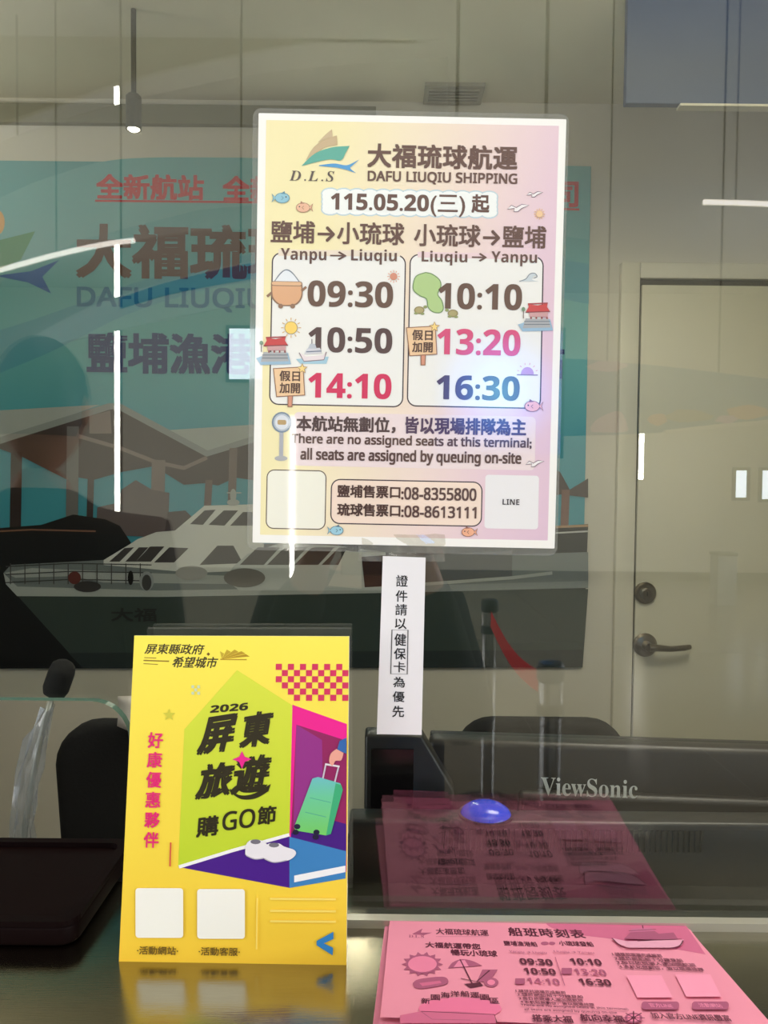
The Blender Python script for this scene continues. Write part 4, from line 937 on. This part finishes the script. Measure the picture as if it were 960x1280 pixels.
# lit curved tube under the upper mural, and one on the right
LED = mat('white_led', (255, 255, 255), emit=((255, 250, 240), 26))
LEDS = mat('soft_led', (255, 255, 255), emit=((255, 246, 236), 4.5))
for lab, pts_, D in (('curved light tube along the lower edge of the upper wave panel', arc([(-60, 352), (0, 337), (70, 318), (130, 305), (168, 300)]), 4.9), ('short straight light tube hanging on the hall right side', [(880, 252), (920, 253), (1000, 256)], 4.9)):
    w_ = [Mz(*p, D) for p in pts_]; t = thing('light_tube', w_[0], lab, 'light'); MB().tube(w_, .016, LEDS, 8).build('tube', t)
    e_ = w_[len(w_)//2]; MB().tube([e_, (e_.x, e_.y, 4.5)], .004, DARKM, 6).build('hanging_wire', t)
# tall light columns
for (px_, D, z0_, z1_, lab) in ((146.5, 6.0, .05, 4.4, 'tall slim white light column in the hall, left'), (365.5, 6.0, .05, 1.98, 'shorter slim white light column reflected behind the poster'), (801, 12.4, 1.57, 2.30, 'short slim white light strip on the far hall wall')):
    p = Mz(px_, 600, D); t = thing('light_column', (p.x, p.y, z0_ if z0_ > 1 else 0), lab, 'light', 'slim white light columns')
    w_ = .016 if D < 7 else .036
    MB().box((p.x-w_-.006, p.y-.05, z0_), (p.x+w_+.006, p.y-.002, z1_), DARKM).build('housing', t)
    MB().box((p.x-w_, p.y-.002, z0_+.01), (p.x+w_, p.y+.012, z1_-.01), LED).build('diffuser', t)
    if z0_ < 1: MB().box((p.x-.1, p.y-.1, 0), (p.x+.1, p.y+.05, .02), DARKM).build('base', t)
# far windows and door of the hall
SKYP = mat('daylit_pane', (200, 220, 235), emit=((235, 245, 255), 5))
for i, (px0, py0, px1, py1) in enumerate(((921, 588, 934, 622), (954, 588, 962, 624), (286, 410, 326, 474))):
    a, b = Mz(px0, py0, 12.62), Mz(px1, py1, 12.62)
    wn = thing('window_%d' % (4+i), ((a.x+b.x)/2, -12.09, b.z), kind='structure')
    MB().box((a.x, -12.1, b.z), (b.x, -12.085, a.z), SKYP).build('pane', wn)
    MB().box((a.x-.05, -12.1, b.z-.05), (a.x, -12.06, a.z+.05), FRAMEM).box((b.x, -12.1, b.z-.05), (b.x+.05, -12.06, a.z+.05), FRAMEM).box((a.x, -12.1, a.z), (b.x, -12.06, a.z+.05), FRAMEM).box((a.x, -12.1, b.z-.05), (b.x, -12.06, b.z), FRAMEM).build('window_frame', wn)
BLUES = bpy.data.materials.new('blue_glow'); BLUES.use_nodes = True; nt = BLUES.node_tree; b_n = nt.nodes['Principled BSDF']
tc = nt.nodes.new('ShaderNodeTexCoord'); mp_ = nt.nodes.new('ShaderNodeMapping'); mp_.inputs['Location'].default_value = (-1, 0, -1); mp_.inputs['Scale'].default_value = (2, 0, 2)
gr = nt.nodes.new('ShaderNodeTexGradient'); gr.gradient_type = 'SPHERICAL'; rp = nt.nodes.new('ShaderNodeValToRGB')     # light of the added screen: a cyan glow fading to deep blue
rp.color_ramp.elements[0].color = (.0, .02, .08, 1); rp.color_ramp.elements[1].color = (.10, .62, 1, 1); e_ = rp.color_ramp.elements.new(.45); e_.color = (.0, .16, .60, 1)
nt.links.new(tc.outputs['Generated'], mp_.inputs[0]); nt.links.new(mp_.outputs[0], gr.inputs[0]); nt.links.new(gr.outputs[0], rp.inputs[0]); nt.links.new(rp.outputs[0], b_n.inputs['Emission Color'])
b_n.inputs['Emission Strength'].default_value = 15; b_n.inputs['Base Color'].default_value = (.01, .01, .02, 1)
a, b = Mz(545, 412, 4.3), Mz(700, 568, 4.3)
ds = thing('blue_glow_panel', ((a.x+b.x)/2, a.y, b.z), 'added blue screen hanging from the hall ceiling, mirrored behind the poster', 'emitter')  # glowing panel added only for the blue sheen on the poster
MB().box((a.x, a.y, b.z), (b.x, a.y+.012, a.z), BLUES).build('emitter', ds)
MB().box((a.x-.02, a.y-.04, b.z-.02), (b.x+.02, a.y-.001, a.z+.02), BLACK).build('frame', ds)
for x in (a.x+.1, b.x-.1): MB().tube([(x, a.y-.02, a.z+.02), (x, a.y-.02, 4.5)], .01, DARKM, 8).build('hanging_rod', ds)
struct(MB().box((-6.5, -12.1, 0), (6.5, -12.08, .12), DARKM).build('baseboard_hall'))
a = Mz(905, 690, 10); pl = thing('grey_bin', (a.x, a.y, 0), 'low grey bin standing on the hall floor, far right', 'bin')
MB().box((a.x-.12, a.y-.12, 0), (a.x+.12, a.y+.12, .62), mat('grey_bin_plastic', (120, 126, 128), rough=.5, noise=.05)).build('body', pl, bevel=.01); MB().box((a.x-.13, a.y-.13, .62), (a.x+.13, a.y+.13, .66), DARKM).build('lid', pl, bevel=.01)
# stanchions
def stanchion(px_, D, label):
    p = Mz(px_, 800, D); x, y = p.x, p.y
    t = thing('queue_post', (x, y, 0), label, 'queue post', 'queue posts')
    MB().lathe((x, y, 0), [(0, 0), (.17, 0), (.17, .012), (.12, .03), (.05, .04), (0, .04)], DARKM, 32).build('base', t)
    MB().lathe((x, y, 0), [(0, .04), (.032, .04), (.032, .80), (0, .80)], CHROME, 24).build('pole', t)
    MB().lathe((x, y, 0), [(0, .80), (.040, .80), (.040, .83), (.034, .832), (.034, .90), (.041, .902), (.041, .94), (.034, .953), (0, .955)], BLACK, 24).build('belt_head', t)
    MB().lathe((x, y, 0), [(.0345, .834), (.036, .836), (.036, .896), (.0345, .898)], CHROME, 24).build('collar', t)
    return t, (x, y)
t1, q1 = stanchion(612, 3.6, 'chrome queue post with black top, the farther one of the two')
t2, q2 = stanchion(690, 2.32, 'chrome queue post with black top, the nearer one of the two')
a, b = Vector((q1[0], q1[1]+.046, .87)), Vector((q2[0], q2[1]-.046, .87))
rb = MB(); R_ = mat('red_webbing', (226, 16, 40), rough=.8, noise=.1, scale=200, spec=.1)
n_ = 10; vs = []
for i in range(n_+1):
    t_ = i/n_; c_ = a.lerp(b, t_)-Vector((0, 0, .05*math.sin(math.pi*t_)))
    for dx, dz in ((-.0015, .034), (.0015, .034), (.0015, -.034), (-.0015, -.034)): vs.append(c_+Vector((dx, 0, dz)))
rb.add(vs, [(i*4+k, i*4+(k+1) % 4, i*4+4+(k+1) % 4, i*4+4+k) for i in range(n_) for k in range(4)]+[(3, 2, 1, 0), (n_*4, n_*4+1, n_*4+2, n_*4+3)], R_)
ob = rb.build('queue_belt'); tag(ob, 'red webbing belt stretched between the two queue posts', 'belt')

# ================================================================== PEOPLE (their reflections darken the glass)
SKIN = mat('skin', (190, 140, 112), rough=.5, noise=.05, scale=30); HAIR = mat('black_hair', (14, 12, 12), rough=.5, noise=.3, scale=120, bump=.4)
JACK = mat('black_jacket', (12, 13, 15), rough=.85, noise=.25, scale=160, bump=.3); TROU = mat('dark_trousers', (22, 24, 30), rough=.85, noise=.2, scale=160, bump=.3)
SHOE = mat('dark_shoes', (20, 18, 18), rough=.5, noise=.1)
def skinned(name, verts, edges, radii, material, parent, root=0, lv=2):
    me = bpy.data.meshes.new(name); org = wloc(parent); me.from_pydata([tuple(Vector(v)-org) for v in verts], edges, [])
    o = bpy.data.objects.new(name, me); COL.objects.link(o); o.parent = parent
    sm = o.modifiers.new('skin', 'SKIN'); sm.use_smooth_shade = True
    for i, r in enumerate(radii):
        r = r if isinstance(r, tuple) else (r, r); me.skin_vertices[0].data[i].radius = r; me.skin_vertices[0].data[i].use_root = (i == root)
    s = o.modifiers.new('sub', 'SUBSURF'); s.levels = lv; s.render_levels = lv
    me.materials.append(material); return o
def head(c, parent, fwd=1):
    c = Vector(c); m_ = MB(); nu, nv = 24, 18; vs = []
    for i in range(nv+1):
        a = math.pi*i/nv
        for j_ in range(nu):
            w = 2*math.pi*j_/nu; x = math.sin(a)*math.sin(w); y = math.sin(a)*math.cos(w); z = math.cos(a)
            rx, ry, rz = .076, .096, .118
            if z < -.1: rx *= 1-.32*(-z-.1); ry *= 1-.18*(-z-.1)
            p = Vector((x*rx, y*ry*fwd, z*rz))
            f = max(0, y)
            if f > .75 and abs(x) < .22: p.y += fwd*.016*math.exp(-((z+.12)/.16)**2)*(1-abs(x)/.22)          # nose
            if f > .6 and .25 < abs(x) < .6: p.y -= fwd*.008*math.exp(-((z-.08)/.12)**2)                       # eye sockets
            if f > .7 and abs(x) < .4: p.y += fwd*.004*math.exp(-((z+.48)/.07)**2)                              # lips
            vs.append(c+p)
    m_.add(vs, [(i*nu+j_, (i+1)*nu+j_, (i+1)*nu+(j_+1) % nu, i*nu+(j_+1) % nu) for i in range(nv) for j_ in range(nu)], SKIN)
    h = m_.build('head', parent, smooth=True)
    for s_ in (-1, 1):
        MB().ball(c+Vector((s_*.031, fwd*.080, .010)), (.012, .010, .009), mat('eye_white', (230, 228, 222), rough=.3, noise=.02), 12, 8).ball(c+Vector((s_*.031, fwd*.0885, .010)), (.005, .003, .005), BLACK, 10, 6).build('eye', h, smooth=True)
        MB().ball(c+Vector((s_*.078, -fwd*.004, -.002)), (.008, .017, .030), SKIN, 12, 8).build('ear', h, smooth=True)
        MB().box(tuple(c+Vector((s_*.031-.014, fwd*.089-.003, .028))), tuple(c+Vector((s_*.031+.014, fwd*.089+.003, .033))), HAIR).build('eyebrow', h)
    MB().ball(c+Vector((0, fwd*.082, -.056)), (.022, .006, .006), mat('lips', (160, 84, 80), rough=.4, noise=.03), 14, 6).build('mouth', h, smooth=True)
    hm = MB(); vs = []
    for i in range(11):
        for j_ in range(nu):
            w = 2*math.pi*j_/nu; y = math.cos(w); lim = 1.05 if y > .3 else (2.0 if y < -.2 else 1.6); a = lim*i/10
            r_ = 1.0+.03*math.sin(j_*2.3); vs.append(c+Vector((math.sin(a)*math.sin(w)*.083*r_, math.sin(a)*y*.104*fwd*r_-.004*fwd, math.cos(a)*.128+.002)))
    hm.add(vs, [(i*nu+j_, (i+1)*nu+j_, (i+1)*nu+(j_+1) % nu, i*nu+(j_+1) % nu) for i in range(10) for j_ in range(nu)], HAIR).build('hair', h, smooth=True)
    return h
def hand(wrist, dirv, palm_n, parent, curl=.5, side=1, name='hand'):
    d = Vector(dirv).normalized(); n = Vector(palm_n).normalized(); n = (n-d*n.dot(d)).normalized(); s = d.cross(n)*side
    w = Vector(wrist); V = [w-d*.03, w+d*.045, w+d*.085]; Rr = [(.026, .022), (.036, .015), (.038, .013)]; E = [(0, 1), (1, 2)]
    o = skinned(name, V, E, Rr, SKIN, parent, 0, 2)
    for k, (off, L) in enumerate(((-.028, .070), (-.010, .080), (.010, .076), (.027, .058))):
        b = w+d*.080+s*off; pts = [b]; a = 0; seg = [L*.42, L*.32, L*.26]
        for g_ in seg:
            a += curl*(.9+.1*k); pts.append(pts[-1]+(d*math.cos(a)+n*math.sin(a))*g_)
        skinned('finger', pts, [(0, 1), (1, 2), (2, 3)], [.0095, .0088, .008, .0068], SKIN, o, 0, 1)
    b = w+d*.03-s*.03; t_ = (d*.6-s*.7+n*.35).normalized(); skinned('thumb', [b, b+t_*.03, b+t_*.055+n*.008, b+t_*.075+n*.02], [(0, 1), (1, 2), (2, 3)], [.012, .0105, .0095, .0078], SKIN, o, 0, 1)
    return o
def person(label, cx, cy, ht, arms, fwd=1, shoulder=.185):
    k = ht/1.65; t = thing('person', (cx, cy, 0), label, 'person', 'people standing in front of the glass')
    Z = lambda z: z*k
    pel = (cx, cy, Z(.90)); w_ = (cx, cy, Z(1.02)); ch = (cx, cy, Z(1.20)); ut = (cx, cy, Z(1.30)); nk = (cx, cy+.005*fwd, Z(1.375)); nt = (cx, cy+.012*fwd, Z(1.44))
    V = [pel, w_, ch, ut, nk, nt]; E = [(0, 1), (1, 2), (2, 3), (3, 4), (4, 5)]; Rr = [(.140, .10), (.125, .09), (.145, .10), (.120, .075), (.054, .052), (.050, .048)]
    for s_ in (-1, 1):
        i = len(V); hp = (cx+s_*.09, cy, Z(.82)); kn = (cx+s_*.10, cy+.01*fwd, Z(.47)); an = (cx+s_*.11, cy-.01*fwd, Z(.09))
        V += [hp, kn, an]; E += [(0, i), (i, i+1), (i+1, i+2)]; Rr += [.088, .058, .04]
    for s_, (el, wr) in zip((-1, 1), arms):
        i = len(V); sh_ = (cx+s_*shoulder, cy, Z(1.305)); V += [sh_, el, wr]; E += [(3, i), (i, i+1), (i+1, i+2)]; Rr += [.058, .045, .028]
    skinned('body', V, E, Rr, SKIN, t)
    # clothes: jacket and trousers follow the same bones, a little thicker
    Vj = [(cx, cy, Z(.78)), w_, ch, ut, (cx, cy+.004*fwd, Z(1.365)), (cx, cy+.006*fwd, Z(1.405))]; Ej = [(0, 1), (1, 2), (2, 3), (3, 4), (4, 5)]; Rj = [(.190, .145), (.165, .125), (.180, .135), (.160, .105), (.090, .082), (.074, .070)]
    for s_, (el, wr) in zip((-1, 1), arms):
        i = len(Vj); sh_ = (cx+s_*shoulder, cy, Z(1.305)); wv = Vector(el).lerp(Vector(wr), .88); Vj += [sh_, el, tuple(wv)]; Ej += [(3, i), (i, i+1), (i+1, i+2)]; Rj += [.068, .056, .042]
    skinned('jacket', Vj, Ej, Rj, JACK, t)
    Vt = [(cx, cy, Z(.90)), (cx, cy, Z(1.0))]; Et = [(0, 1)]; Rt = [(.165, .12), (.140, .105)]
    for s_ in (-1, 1):
        i = len(Vt); Vt += [(cx+s_*.09, cy, Z(.80)), (cx+s_*.10, cy+.01*fwd, Z(.47)), (cx+s_*.11, cy-.01*fwd, Z(.07))]; Et += [(0, i), (i, i+1), (i+1, i+2)]; Rt += [.104, .076, .062]
        skinned('shoe', [(cx+s_*.11, cy-.07*fwd, .045), (cx+s_*.112, cy+.04*fwd, .045), (cx+s_*.118, cy+.15*fwd, .036)], [(0, 1), (1, 2)], [(.042, .042), (.046, .042), (.04, .032)], SHOE, t, 0, 2)
    skinned('trousers', Vt, Et, Rt, TROU, t)
    head((cx, cy+.02*fwd, Z(1.535)), t, fwd)
    return t
# the photographer, both hands up at the phone
pc = person('person in a black jacket raising a phone in both hands, mirrored behind the poster', -.04, -.90, 1.55,
            (((-.225, -.80, 1.03), (-.100, -.665, 1.365)), ((.150, -.80, 1.03), (.052, -.665, 1.365))), shoulder=.150)
hand((-.100, -.665, 1.365), (.25, .35, 1), (1, .0, -.1), pc, .55, -1)
hand((.052, -.665, 1.365), (-.25, .35, 1), (-1, .0, -.1), pc, .55, 1)
ph = thing('mobile_phone', (0, -.588, 1.40), 'dark mobile phone held up in both hands by the photographer', 'phone')
MB().box((-.062, -.598, 1.336), (.014, -.590, 1.49), BLACK).build('body', ph, bevel=.003)
MB().lathe((0, -.590, 1.47), [(0, 0), (.007, 0), (.007, .003), (.005, .0035), (0, .0035)], CHROME, 20, 'y').build('lens', ph)
# second person, to the photographer's right hand side
p2 = person('person in dark clothes with back turned and arms down, mirrored at the left edge', -.62, -.86, 1.72,
            (((-.86, -.86, 1.12), (-.87, -.92, .86)), ((-.40, -.86, 1.12), (-.38, -.92, .86))), fwd=-1, shoulder=.19)
hand((-.87, -.92, .86), (0, -.15, -1), (1, 0, 0), p2, .3, -1); hand((-.38, -.92, .86), (0, -.15, -1), (-1, 0, 0), p2, .3, 1)
